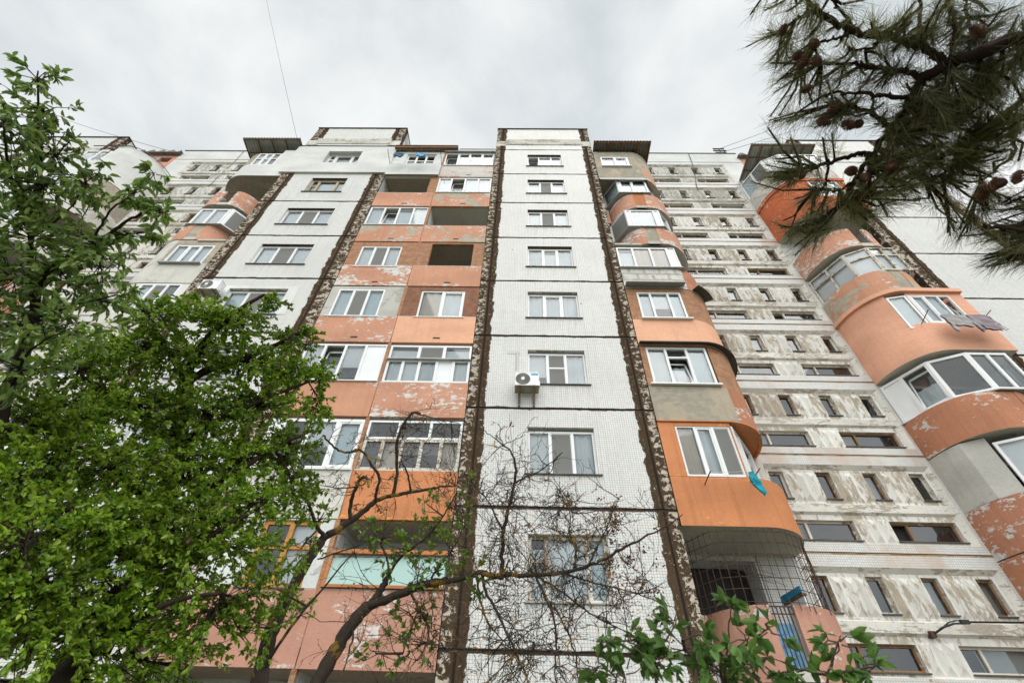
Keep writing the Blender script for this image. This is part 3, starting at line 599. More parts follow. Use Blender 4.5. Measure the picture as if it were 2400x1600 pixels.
# rods for washing beside the top loggias
def rods(par, pts, name='drying_rod', r=.013, lines=()):
    mb = MB()
    for (a, b) in pts: mb.tube([a, b], r, 6)
    o = obj(name, mb, M['rust'], par)
    if lines:
        lb = MB()
        for (a, b) in lines: a, b = Vector(a), Vector(b); lb.tube([a, (a+b)/2-Vector((0, 0, .02)), b], .004, 4)
        obj('washing_line', lb, M['panel'], par)
zr = Z(7.30)
rods(l, [((-6.70, F-.1, zr), (-6.66, 9.33, zr)), ((-4.10, F-.05, zr), (-4.06, 9.33, zr)), ((-1.50, F, zr), (-1.49, 9.4, zr))], lines=[((-6.67, y, zr), (-4.07, y, zr)) for y in (9.4, 9.57, 9.75)]+[((-4.07, y, zr), (-1.49, y, zr)) for y in (9.42, 9.6)])

# ---------------------------------------------------------------- balconies beside the stairwells
def arc(cx, rx, a0, a1, n=10): return [(cx+rx*math.cos(R(a0+(a1-a0)*i/n)), RC-(RC-F)*math.sin(R(a0+(a1-a0)*i/n))) for i in range(n+1)]
FULLR = arc(1.95, 1.38, 90, 0, 14)                     # front corner curving back to the stairwell wall
BAYL = arc(1.38, 1.08, 180, 90, 12)
def off(pts, d):
    out = []
    for i, p in enumerate(pts):
        a = Vector(pts[max(i-1, 0)]); b = Vector(pts[min(i+1, len(pts)-1)]); t = (b-a).normalized(); out.append((p[0]-t.y*d, p[1]+t.x*d))
    return out
class Col:
    def __init__(s, X0, s_, yb): s.X0, s.s, s.yb = X0, s_, yb
    def w(s, pts):
        q = [(s.X0+s.s*u, y) for u, y in pts]; return q if s.s > 0 else q[::-1]
    def strip(s, mb, pts, z0, z1, m=0, mi=None, th=.09, cap=None):
        """a wall following a plan line: outer face, inner face and top"""
        o, i = s.w(pts), s.w(off(pts, th)); mb.prism(o, z0, z1, m, closed=False, caps=False); mb.prism(i[::-1], z0, z1, m if mi is None else mi, closed=False, caps=False)
        for z, mm in ((z1, cap if cap is not None else m), (z0, 1)):
            for k in range(len(o)-1): mb.poly([(*o[k], z), (*o[k+1], z), (*i[k+1], z), (*i[k], z)], mm)
        for k in (0, -1): mb.poly([(*o[k], z0), (*i[k], z0), (*i[k], z1), (*o[k], z1)], m)
    def balcony(s, n, kind, par, sof='concrete', patch=None, split=None, zt=.305, zb=-.12, label=None):
        mb = MB(); z0, z1 = Z(n+zb), Z(n+zt); mats = [M[par], M[sof], M[patch or par], M[split or par], M['concrete']]
        if kind == 'full':
            front = [(0.03, s.yb), (0.03, F), (1.0, F), (1.95, F)]; line = front+FULLR[1:]
            if s.yb <= F: front = [(0.03, F), (1.0, F), (1.95, F)]; line = front+FULLR[1:]
            if split: s.strip(mb, front+FULLR[1:3], z0, z1, 3, 4); s.strip(mb, FULLR[2:], z0+.001, z1-.001, 0, 4)
            else: s.strip(mb, line, z0, z1, 0, 4)
            slab = off(line, .012)+[(0.03, RC)]
        else:
            line = BAYL+FULLR; slab = off(line, .012)
            s.strip(mb, BAYL, z0, z1, 0, 4); s.strip(mb, [(1.86, F)]+FULLR[1:], z0, z1, 0, 4)
            if patch: s.strip(mb, [(1.375, F+.015), (1.865, F+.015)], z0+.004, z1-.004, 2, 4)
            else:
                fr = Fr(*s.w([(1.38, F+.04), (1.86, F+.04)]))
                for k in range(1, 6): fr.box(mb, .48*k/6-.009, .48*k/6+.009, 0, .018, z0+.05, z1-.02, 5)
                for zz in (z0+.12, z1-.16, z1-.03): fr.box(mb, 0, .48, .004, .02, zz, zz+.02, 5)
                mats.append(M['rust'])
        sl = s.w(slab); mb.prism(sl, z0+.004, z0+.20, 1, closed=True)
        if kind == 'bay':                        # straight piece of slab between tower and bay
            q = s.w([(0, RC-.95), (0.42, RC-.95), (0.42, RC-.01), (0, RC-.01)]); mb.prism(q, z0+.006, z0+.19, 1)
            q = s.w([(0, RC-.97), (0.40, RC-.97)]); mb.prism(q, z0+.006, z1-.02, 0, closed=False, caps=False)
        o = obj('balcony', mb, mats, B, label=label); s.o = o; s.n = n; return o
    def wall(s, pts, z0, z1, mat, name='infill_wall', th=.08, outset=0.0):
        mb = MB(); s.strip(mb, off(pts, outset+.012), z0, z1, 0, th=th); return obj(name, mb, M[mat], s.o)
    def front(s, u0, u1, z0, z1, hole, mat):
        a, b = sorted((s.X0+s.s*u0, s.X0+s.s*u1)); h = sorted((s.X0+s.s*hole[0], s.X0+s.s*hole[1])); mb = MB()
        mb.holes(a, b, z0, z1, F+.012, [(h[0], h[1], hole[2], hole[3])], .10, 0); return obj('infill_wall', mb, M[mat], s.o)
    def glaze(s, p, q, z0, z1, cols, **k):
        a, b = s.w([p, q]); cols = cols if s.s > 0 else cols[::-1]; k.setdefault('off', 0.0); k.setdefault('sill', False); k.setdefault('sashes', True)
        return win(s.o, 'glazing', a, b, z0, z1, cols, nested=True, **k)
    def poly_glaze(s, pts, z0, z1, cols, sill=True, **k):
        for i in range(len(pts)-1):
            if cols[i]: s.glaze(pts[i], pts[i+1], z0, z1, cols[i], **k)
        if sill:
            mb = MB(); o = off(pts, -.06); o[-1] = (o[-1][0]+.03, RC); mb.prism(s.w(o+[(pts[0][0], RC)]), z0-.035, z0-.004); obj('sill', mb, M['sheet'], s.o)
    def brow(s, pts, z, d=.24, drop=.10, mat='sheetdark', th=.0):
        mb = MB(); a, b = s.w(pts), s.w(off(pts, -d))
        for k in range(len(a)-1): mb.poly([(*a[k], z), (*a[k+1], z), (*b[k+1], z-drop), (*b[k], z-drop)]); mb.poly([(*b[k], z-drop), (*b[k+1], z-drop), (*b[k+1], z-drop-.03), (*b[k], z-drop-.03)])
        return obj('canopy', mb, M[mat], s.o)
    def corrug(s, u0, u1, y0, y1, z0, z1, pitch=.16, amp=.03, mat='slate', rafters=None):
        mb = MB(); a, b = sorted((s.X0+s.s*u0, s.X0+s.s*u1)); N = int((b-a)/pitch*6); f = lambda x: amp*math.sin((x-a)*2*math.pi/pitch)
        for i in range(N):
            p, q = a+(b-a)*i/N, a+(b-a)*(i+1)/N
            for dz in (0, .012): mb.poly([(p, y0, z0+f(p)+dz), (q, y0, z0+f(q)+dz), (q, y1, z1+f(q)+dz), (p, y1, z1+f(p)+dz)])
            mb.poly([(p, y0, z0+f(p)), (q, y0, z0+f(q)), (q, y0, z0+f(q)+.012), (p, y0, z0+f(p)+.012)])
        r = obj('corrugated_roof', mb, M[mat], s.o, smooth=False)
        tb = MB(); w = .06
        for i in range(rafters or 5):
            x = a+.05+(b-a-.1)*i/((rafters or 5)-1); v0 = Vector((x, y0+.03, z0-amp-.05)); v1 = Vector((x, y1, z1-amp-.05)); tb.tube([v0, v1], .04, 4)
        for t in (.04, .35, .7): yy = y0+(y1-y0)*t; zz = z0+(z1-z0)*t-amp-.03; tb.tube([(a+.02, yy, zz), (b-.02, yy, zz)], .032, 4)
        obj('rafters', tb, M['timber'], s.o); return r
ARCW = FULLR                                    # short names for the curved corner
GP = [(0.30, 11.0), (0.80, F-.02), (2.24, F-.02), (2.74, 10.66), (3.26, RC-.03)]     # plan of the glazing boxes that stand on the bays

# column between the middle tower and the right stairwell
c = Col(3.62, 1, F)
c.balcony(-1, 'bay', 'terra', patch='pink'); 
o = c.balcony(0, 'bay', 'pink', 'greysoffit', zt=.325)
mb = MB()                                        # cage of reinforcing bars
cp = [(0.20, 10.95), (0.62, 10.25), (0.95, F-.05), (2.15, F-.05), (2.75, 10.5), (3.18, 11.3), (3.30, RC-.02)]; q = c.w(cp)
for i in range(len(q)-1):
    a, b = Vector((*q[i], 0)), Vector((*q[i+1], 0)); nb = max(2, round((b-a).length/.165))
    for k in range(nb):
        p = a.lerp(b, k/nb); mb.tube([(p.x, p.y, Z(.30)-rng.uniform(0, .1)), (p.x+rng.uniform(-.03, .03), p.y+rng.uniform(-.03, .03), Z(.60)), (p.x, p.y, Z(.875)-.04)], .008, 4)
for k in range(7):
    z = Z(.335)+k*.235; mb.tube([(x, y, z+rng.uniform(-.012, .012)) for x, y in q], .008, 4)
for k in range(6):
    p0 = Vector((4.2+rng.uniform(-.2, .3), 10.3+rng.uniform(0, .4), Z(.62)+rng.uniform(0, .35))); p1 = Vector((5.6+rng.uniform(-.2, .4), 10.5+rng.uniform(0, .5), Z(.50)+rng.uniform(0, .25))); mb.tube([p0, (p0+p1)/2-Vector((0, 0, .06)), p1], .005, 4)
obj('bar_cage', mb, M['rust'], o)
mb = MB()                                        # grey boards closing the gap beside the tower
for k in range(4): mb.box(3.66+.085*k, 3.73+.085*k, 10.93, 10.95, Z(-.1), Z(.22))
obj('board_screen', mb, M['sheet'], o)
c.balcony(1, 'full', 'orange', 'greysoffit')
c.front(0.03, 1.93, Z(1.31), Z(1.87), (0.47, 1.90, Z(1.315), Z(1.83)), 'orange'); c.glaze((0.47, F+.01), (1.92, F+.01), Z(1.315), Z(1.835), [('e', 1.1), ('c', 1), ('g', 1.05)], off=.02, fw=.05)
c.glaze((1.97, F+.01), (2.95, 11.5), Z(1.315), Z(1.835), [('p', .45), ('c', 1)], off=0, fw=.06); c.wall([(2.97, 11.52), (3.2, RC-.02)], Z(1.31), Z(1.87), 'orange')
c.strip(mb := MB(), [(0.03, F-.035), (1.95, F-.035)]+[(u, y-.02) for u, y in FULLR[1:]], Z(1.872), Z(1.884), 0); obj('painted_band', mb, M['orange'], c.o)
rods(c.o, [((4.44, F+.02, 6.90), (4.40, 9.60, 6.93)), ((5.55, F+.02, 6.98), (5.56, 9.60, 7.02))], lines=[((4.41, y, 6.93), (5.56, y, 7.01)) for y in (9.66, 9.8, 9.95)])
c.balcony(2, 'full', 'terra', 'orange', split='tan')
c.front(0.03, 2.05, Z(2.315), Z(2.87), (0.215, 2.04, Z(2.335), Z(2.85)), 'brick'); c.glaze((0.215, F+.01), (2.04, F+.01), Z(2.335), Z(2.85), [('w', 1), ('o', 1.1), ('l', 1.05)], off=.0, fw=.06, rows=[0, .74, 0]); c.wall(FULLR[1:], Z(2.31), Z(2.87), 'brick')
mb = MB(); mb.box(3.72, 5.74, F-.10, F+.01, Z(2.312), Z(2.328)); obj('sill', mb, M['pvc'], c.o)
c.balcony(3, 'full', 'peach', 'concrete'); 
c.front(0.03, 1.95, Z(3.315), Z(3.87), (0.38, 1.89, Z(3.315), Z(3.80)), 'brick'); c.glaze((0.38, F+.01), (1.89, F+.01), Z(3.315), Z(3.80), [('l', 1), ('b', 1.35), ('l', 1)], off=.0, fw=.06); c.wall(FULLR[0:], Z(3.31), Z(3.87), 'brick')
mb = MB(); mb.box(3.95, 5.62, F-.10, F+.01, Z(3.297), Z(3.311)); obj('sill', mb, M['pvc'], c.o)
c.brow([(0.03, F), (1.9, F)]+FULLR[1:], Z(2.90), .20, .05)
c.balcony(4, 'full', 'terra', 'concrete', split='block')
c.glaze((0.03, F-.02), (1.98, F-.02), Z(4.30), Z(4.76), [('h', 1), ('e', 1.1), ('e', 1.1)], fw=.06); c.glaze((1.98, F-.02), (2.28, F-.02), Z(4.30), Z(4.76), [('p', 1)], fw=.03); c.glaze((2.28, F-.02), (3.34, RC-.1), Z(4.30), Z(4.76), [('p', 1), ('p', 1), ('p', 1)], fw=.05)
mb = MB(); mb.prism(c.w([(0.02, F-.10), (2.32, F-.10), (3.40, RC-.01), (0.02, RC-.01)]), Z(4.284), Z(4.297)); obj('sill', mb, M['sheet'], c.o)
c.brow([(0.03, F), (2.1, F)], Z(3.91), .30, .06, 'sheet'); c.brow(FULLR[3:9], Z(3.895), .30, .04)
mb = MB(); mb.box(3.64, 4.68, F-.03, F+.9, Z(4.83), Z(4.868)); obj('edge_beam', mb, M['concrete'], c.o)
c.balcony(5, 'bay', 'salmonwhite', 'concrete', patch='tan'); c.poly_glaze([(0.0, 11.0)]+GP, Z(5.31), Z(5.78), [[('w', 1)], [('g', 1)], [('p', .22), ('w', 1), ('p', .25)], [('c', 1)], [('c', 1)]], fw=.05)
c.balcony(6, 'bay', 'salmonwhite', 'concrete', patch='patch'); c.poly_glaze([(0.0, 11.0)]+GP[:2]+[(2.15, F-.02), (3.0, 11.2), (3.26, RC-.03)], Z(6.335), Z(6.80), [[('d', 1)], [('l', 1)], [('p', .2), ('h', 1), ('h', 1.1)], [('p', 1)], [('p', 1)]], fw=.06)
c.balcony(7, 'full', 'salmongrey', 'brownsoffit', split='tan', zb=-.145)
c.front(0.03, 1.95, Z(7.306), Z(7.93), (0.34, 1.74, Z(7.27)+.11, Z(7.70)), 'tan'); c.glaze((0.34, F+.01), (1.74, F+.01), Z(7.31), Z(7.70), [('h', 1), ('h', 1)], off=-.01, fw=.075); c.wall(FULLR[0:], Z(7.306), Z(7.93), 'tan')
mb = MB(); mb.box(3.92, 5.42, F-.09, F+.01, Z(7.289), Z(7.304)); obj('sill', mb, M['pvc'], c.o)
c.brow([(0.03, F-.03), (2.15, F-.03), (3.2, RC-.05)], Z(6.86), .12, .38, 'sheet')
c.corrug(0.06, 3.05, 9.72, 11.9, Z(8.03), Z(7.97))

# column between the right stairwell and the outer tower
c = Col(15.2, -1, FT+.15)
c.balcony(-1, 'full', 'terra'); c.balcony(0, 'full', 'terra', 'concrete'); c.front(0.03, 1.95, Z(.31), Z(.87), (.3, 1.8, Z(.32), Z(.83)), 'plaster'); c.glaze((.3, F), (1.8, F), Z(.32), Z(.83), [('w', 1), ('w', 1)]); c.wall(FULLR, Z(.31), Z(.87), 'terra')
c.balcony(1, 'bay', 'terrawhite', 'concrete', patch='terra')
c.poly_glaze([(0.1, 10.9), (0.75, F-.02), (1.9, F-.02), (2.62, 10.62)], Z(1.315), Z(1.80), [[('d', 1)], [('h', 1), ('d', 1)], [('w', 1)]], fw=.07); c.wall([(2.66, 10.68)]+FULLR[9:], Z(1.31), Z(1.87), 'plaster')
c.balcony(2, 'bay', 'terra', 'concrete', patch='terra')
c.poly_glaze([(0.0, 10.86), (0.55, F-.02), (1.75, F-.02), (2.66, 10.62), (3.30, RC-.03)], Z(2.325), Z(2.83), [[('d', 1)], [('d', 1), ('d', 1)], [('d', 1)], [('o', 1), ('p', .8)]], fw=.085)
o = c.balcony(3, 'full', 'peach2', 'greysoffit')
c.front(0.03, 1.95, Z(3.306), Z(3.90), (0.50, 1.93, Z(3.31), Z(3.80)), 'peach2'); c.glaze((0.50, F+.01), (1.93, F+.01), Z(3.31), Z(3.80), [('o', 1), ('l', 1.1), ('l', 1.1), ('p', .22)], fw=.05); c.glaze((1.97, F+.01), (2.55, 10.33), Z(3.26), Z(3.80), [('l', 1)], fw=.06); c.wall([(2.57, 10.34)]+FULLR[6:], Z(3.30), Z(3.90), 'peach2')
mb = MB(); c.strip(mb, off([(0.03, FT), (0.03, F), (1.95, F)]+FULLR[1:], -.10), Z(3.845), Z(3.905), 0, th=.3); obj('cornice', mb, M['peach2'], c.o)
rods(o, [((12.95, F+.02, 12.64), (12.80, 9.60, 12.67)), ((14.75, F+.02, 12.64), (14.73, 9.60, 12.67))], lines=[((12.82, y, 12.66), (14.74, y, 12.66)) for y in (9.66, 9.78, 9.9)])
mb = MB(); mb.box(12.3, 12.46, 11.0, 11.1, Z(3.62), Z(3.68)); obj('vent_box', mb, M['panel'], o)
c.balcony(4, 'bay', 'salmongrey', 'concrete', patch='tan'); c.poly_glaze([(0.30, 11.0), (0.85, F-.02), (1.86, F-.02), (2.60, 10.55), (3.26, RC-.03)], Z(4.31), Z(4.82), [[('w', 1)], [('w', 1), ('w', 1)], [('w', 1)], [('w', 1), ('w', 1)]], fm='oldwood', fw=.07, rows=.68, sill=False)
c.balcony(5, 'bay', 'salmonwhite', 'greysoffit')
c.balcony(6, 'full', 'redorange', 'greysoffit'); c.front(0.03, 1.95, Z(6.31), Z(6.87), (0.4, 1.75, Z(6.315), Z(6.80)), 'redorange'); c.glaze((0.4, F+.01), (1.75, F+.01), Z(6.315), Z(6.80), [('w', 1), ('w', 1), ('w', 1)], fw=.07); c.wall(FULLR, Z(6.31), Z(6.87), 'redorange')
mb = MB(); c.strip(mb, off([(0.03, F), (1.95, F)]+FULLR[1:], -.05), Z(6.80), Z(6.875), 0, th=.2); obj('cornice', mb, M['redorange'], c.o)
c.balcony(7, 'full', 'bare', 'greysoffit'); c.glaze((0.06, F), (1.95, F), Z(7.31), Z(7.86), [('h', 1), ('d', 1), ('h', 1)], fw=.07); c.glaze((1.97, F), (2.75, 10.55), Z(7.31), Z(7.86), [('p', 1)], fw=.06); c.glaze((2.75, 10.55), (3.32, RC-.03), Z(7.31), Z(7.86), [('d', 1), ('l', 1)], fw=.07)
c.corrug(-.15, 3.2, 9.93, 11.93, Z(8.12), Z(8.06), .17, .022, 'zinc', 7)

# mirrored column beside the second tower
c = Col(-11.84, -1, F)
for n, p in ((-1, 'terra'), (0, 'salmonwhite'), (1, 'palewall'), (2, 'palewall')):
    c.balcony(n, 'full', p); c.glaze((0.05, F), (1.95, F), Z(n+.31), Z(n+.85), [('w', 1), ('d', 1), ('w', 1)], fw=.07); c.wall(FULLR, Z(n+.31), Z(n+.87), 'palewall' if n else 'brick')
c.balcony(3, 'full', 'palewall', 'concrete', split='palewall'); c.front(0.03, 1.95, Z(3.31), Z(3.87), (0.3, 1.8, Z(3.32), Z(3.86)), 'render'); c.glaze((0.3, F+.01), (1.8, F+.01), Z(3.32), Z(3.86), [('d', 1), ('g', 1), ('l', 1)], fw=.06); c.wall(FULLR, Z(3.31), Z(3.87), 'palewall')
c.balcony(4, 'full', 'palewall', 'concrete'); c.front(0.03, 1.95, Z(4.29), Z(4.86), (0.30, 1.80, Z(4.30), Z(4.73)), 'tan'); c.glaze((0.30, F+.01), (1.80, F+.01), Z(4.30), Z(4.73), [('l', 1), ('l', 1), ('l', 1)], fw=.055); c.wall(FULLR, Z(4.29), Z(4.86), 'palewall')
mb = MB(); mb.box(-13.7, -12.1, F-.12, F+.0, Z(4.278), Z(4.294)); obj('sill', mb, M['sheet'], c.o)
mb = MB(); mb.box(-13.0, -11.86, F-.04, F+.9, Z(4.83), Z(4.868)); obj('edge_beam', mb, M['concrete'], c.o)
c.balcony(5, 'bay', 'salmonwhite', 'concrete', patch='tan'); c.poly_glaze([(0.12, 10.95), (0.80, F-.02), (2.24, F-.02), (2.90, 10.9), (3.26, RC-.03)], Z(5.275), Z(5.72), [[('g', 1)], [('p', .25), ('w', 1), ('w', 1)], [('p', 1)], [('p', 1)]], fw=.075)
c.balcony(6, 'bay', 'salmonwhite', 'greysoffit')
c.balcony(7, 'full', 'render', 'tan'); c.wall([(0.03, F), (.85, F)], Z(7.305), Z(7.93), 'render'); c.glaze((.85, F+.01), (2.05, F+.01), Z(7.305), Z(7.78), [('d', 1), ('l', 1), ('l', 1)], fm='pvc', fw=.07, rows=.55); c.wall(FULLR[1:], Z(7.305), Z(7.78), 'tan')
c.corrug(0.1, 3.2, 9.75, 11.9, Z(8.12), Z(8.03), .16, .03, 'zinc')

# far column on the left
c = Col(-23.4, 1, FT)
for n, p in ((-1, 'terra'), (0, 'salmon'), (1, 'salmonwhite'), (2, 'peach'), (3, 'salmongrey'), (4, 'salmon'), (5, 'palewall')):
    c.balcony(n, 'full' if n % 2 else 'bay', p, patch='tan'); c.glaze((0.1, F), (1.9, F), Z(n+.31), Z(n+.85), [('w', 1), ('d', 1), ('w', 1)], fw=.07)
c.balcony(6, 'full', 'palewall', 'tan'); c.glaze((0.1, F), (1.9, F), Z(6.31), Z(6.83), [('w', 1), ('d', 1), ('w', 1)], fw=.07); c.wall(FULLR, Z(6.31), Z(6.87), 'tan')
c.balcony(7, 'full', 'render', 'tan', zt=.42); c.glaze((0.1, F), (1.5, F), Z(7.43), Z(7.85), [('h', 1), ('d', .8)], fw=.07)
c.wall([(1.5, F), (1.95, F)]+FULLR[1:], Z(7.425), Z(8.03), 'render'); c.brow([(.05, F), (1.95, F)]+FULLR[1:], Z(8.06), .06, .01, 'sheetdark')

# ---------------------------------------------------------------- things fixed to or hanging on the block
def air_con(X, Y, z, label, sticker):
    """outdoor unit: casing, round fan grille, two brackets"""
    w, h, d = .665, .455, .27; t = empty('air_conditioner', (X, F, z), label, 'air conditioner', 'air conditioners on the facade')
    mb = MB(); mb.box(X, X+w, Y, Y+d, z, z+h); mb.box(X-.006, X+w+.006, Y-.006, Y+d, z+h, z+h+.02); mb.box(X+w, X+w+.03, Y+.08, Y+.2, z+.05, z+.22); o = obj('casing', mb, M['panel'], t)
    cx, cz, r = X+.22, z+h/2, .195; mb = MB()
    for k in range(44):
        a = 2*math.pi*k/44; b = a+.25; mb.tube([(cx+.05*math.cos(a), Y-.012, cz+.05*math.sin(a)), (cx+r*math.cos(b), Y-.008, cz+r*math.sin(b))], .004, 4)
    for rr_ in (r, r*.75, r*.5): mb.tube([(cx+rr_*math.cos(2*math.pi*k/28), Y-.010, cz+rr_*math.sin(2*math.pi*k/28)) for k in range(29)], .004, 4)
    obj('fan_grille', mb, M['sheet'], t)
    mb = MB(); mb.poly([(cx+(r+.01)*math.cos(2*math.pi*k/28), Y-.002, cz+(r+.01)*math.sin(2*math.pi*k/28)) for k in range(28)]); obj('fan_opening', mb, M['tanfan'], t)
    mb = MB(); mb.tube([(cx, Y-.022, cz), (cx, Y-.004, cz)], .052, 16); obj('fan_hub', mb, M['panel'], t)
    if sticker:
        mb = MB(); mb.box(X+w-.215, X+w-.02, Y-.004, Y-.001, z+h-.10, z+h-.035); obj('label_plate', mb, M['bluelabel'], t)
    for bx in (X+.09, X+.50):
        mb = MB(); mb.box(bx, bx+.06, Y-.02, F-.004, z-.045, z-.005); mb.box(bx, bx+.06, F-.045, F-.002, z-.42, z-.046); mb.tube([(bx+.022, Y+.05, z-.05), (bx+.022, F-.05, z-.36)], .014, 4); obj('bracket', mb, M['bracketpaint'], t)
    mb = MB(); mb.box(X+.0, X+w, Y+.02, F-.05, z-.004, z-.001); obj('base_tray', mb, M['tan'], t); return t
M['tanfan'] = plain('fan opening behind the grille', (0.27, 0.235, 0.185), 0.8, 0.1); M['bluelabel'] = plain('blue label', (0.03, 0.34, 0.55), 0.4, 0.02); M['bracketpaint'] = plain('weathered bracket', (0.21, 0.165, 0.12), 0.8, 0.3, 9)
t = air_con(-.15, F-.42, 9.51, 'air conditioner with a blue label under a grey pipe, by the middle tower window', True)
mb = MB(); mb.tube([(-.10, F-.02, 11.12), (-.10, F-.025, 10.5), (-.09, F-.02, 9.95)], .035, 6); mb.box(-.40, -.02, F-.008, F-.002, 11.05, 11.22); obj('pipe', mb, M['palewall'], t)
air_con(-11.01, F-.45, 13.47, 'air conditioner half behind leaves on the second tower, at its dark left joint', False)

def cloth(name, outline, y, mat, label, cat, group=None, wr=.02, sway=0.0, zt=None, rot=0.0):
    """hanging cloth: a closed outline filled with a fine grid, rippled, two layers"""
    xs = [p[0] for p in outline]; zs = [p[1] for p in outline]; st = .03; mb = MB(); top = max(zs)
    def inside(x, z):
        c_ = False; n = len(outline)
        for i in range(n):
            (x1, z1), (x2, z2) = outline[i], outline[(i+1) % n]
            if (z1 > z) != (z2 > z) and x < (x2-x1)*(z-z1)/(z2-z1)+x1: c_ = not c_
        return c_
    nx, nz_ = int((max(xs)-min(xs))/st)+1, int((max(zs)-min(zs))/st)+1; ph = rng.uniform(0, 6)
    def P(i, j, s_):
        x = min(xs)+i*st; z = min(zs)+j*st; h = top-z
        return (x+sway*h*.15, y-sway*h+s_*(.012+.05*min(h, .3))+wr*math.sin(x*17+ph+z*5)*min(1, h*4)+wr*.7*math.sin(z*21+x*9+ph), z+.01*math.sin(x*14))
    for i in range(nx):
        for j in range(nz_):
            if inside(min(xs)+(i+.5)*st, min(zs)+(j+.5)*st):
                for s_ in (-1, 1): mb.poly([P(i, j, s_), P(i+1, j, s_), P(i+1, j+1, s_), P(i, j+1, s_)])
    ob = obj(name, mb, M[mat], None, base=(sum(xs)/len(xs), y, top), smooth=True); tag(ob, label, cat, group); return ob
M['greycloth'] = plain('grey jersey', (0.33, 0.31, 0.31), 0.95, 0.15, 6); M['mauvecloth'] = plain('mauve grey jersey', (0.27, 0.225, 0.25), 0.95, 0.15, 6)
M['tealcloth'] = plain('teal cloth', (0.012, 0.30, 0.37), 0.9, 0.3, 9); M['bluecloth'] = plain('grey blue cloth', (0.075, 0.16, 0.235), 0.9, 0.25, 6); M['lightblue'] = plain('light blue cloth', (0.17, 0.42, 0.66), 0.9, 0.35, 14)
def jersey(a, b, zt, l): w = b-a; return [(a, zt), (b, zt), (b+.02, zt-.35), (b+.10, zt-.75), (b+.02, zt-.78), (b-.06, zt-.42), (b-.08, zt-l), (a+.10, zt-l+.05), (a+.07, zt-.42), (a+.02, zt-.85), (a-.08, zt-.83), (a-.03, zt-.3)]
cloth('jersey', jersey(13.27, 13.98, 12.66, .62), 9.80, 'greycloth', 'light grey jersey hanging on the line outside the salmon balcony', 'clothing', 'washing hung out', .012, .12)
cloth('jersey', jersey(14.05, 14.70, 12.66, .78), 9.79, 'mauvecloth', 'mauve grey jersey hanging at the outer end of the line', 'clothing', 'washing hung out', .012, .10)
cloth('cloth', [(5.33, 7.0), (5.45, 7.0), (5.50, 6.72), (5.56, 6.45), (5.50, 6.40), (5.36, 6.62), (5.30, 6.80)], 9.72, 'tealcloth', 'teal cloth pegged to the rod of the bright orange balcony', 'clothing', 'washing hung out', .02, .05)
cloth('towel', [(-6.38, 23.90), (-5.86, 23.90), (-5.88, 23.5), (-6.0, 23.42), (-6.36, 23.46)], 9.56, 'bluecloth', 'dark grey blue towel on the line of the top loggia', 'towel', 'washing hung out', .03, .08)
cloth('towel', [(-5.28, 23.90), (-4.76, 23.90), (-4.78, 23.5), (-5.28, 23.5)], 9.57, 'lightblue', 'light blue checked towel in front of the old top loggia window', 'towel', 'washing hung out', .025, .08)
# board leaning out of the caged balcony
mb = MB(); fr = Fr((6.03, 11.5), (6.09, 10.72)); fr.box(mb, 0, .75, 0, .05, Z(.10), Z(.445), 0); fr.box(mb, -.02, .78, -.03, .07, Z(.446), Z(.462), 1); fr.box(mb, -.03, .80, -.05, -.02, Z(.463), Z(.51), 2); tag(obj('board', mb, [M['panel'], M['timber'], M['bluepaint']], None, base=(6.1, 10.8, Z(.1))), 'white board with a bright blue edge standing in the caged balcony', 'board')
mb = MB(); mb.box(5.02, 5.42, F+.14, F+.17, Z(-.06), Z(.22)); tag(obj('blue_sheet', mb, M['bluecloth2'] if 'bluecloth2' in M else M['lightblue'], None, base=(5.2, F+.15, Z(-.06))), 'blue sheet behind the bars of the pink balcony', 'sheet')
# aerial, cables, dome on the roof
t = empty('aerial', (12.45, RC+.3, Z(9.35)), 'small black aerial standing on the right stairwell roof', 'aerial')
mb = MB(); mb.tube([(12.45, RC+.3, Z(9.36)), (12.45, RC+.3, Z(9.86))], .03, 6); obj('mast', mb, M['wire'], t)
mb = MB()
for zz, w in ((Z(9.66), .34), (Z(9.76), .40), (Z(9.86), .36)): mb.box(12.45-w, 12.45+w, RC+.27, RC+.33, zz, zz+.07)
obj('cross_arms', mb, M['wire'], t)
def cable(name, pts, r, label, sag=0.0):
    mb = MB(); P = [Vector(p) for p in pts]
    if len(P) == 2: P = [P[0].lerp(P[1], k/16)-Vector((0, 0, sag*4*(k/16)*(1-k/16))) for k in range(17)]
    mb.tube(P, r, 5); return tag(obj(name, mb, M['wire'], None, base=P[0]), label, 'cable', 'cables')
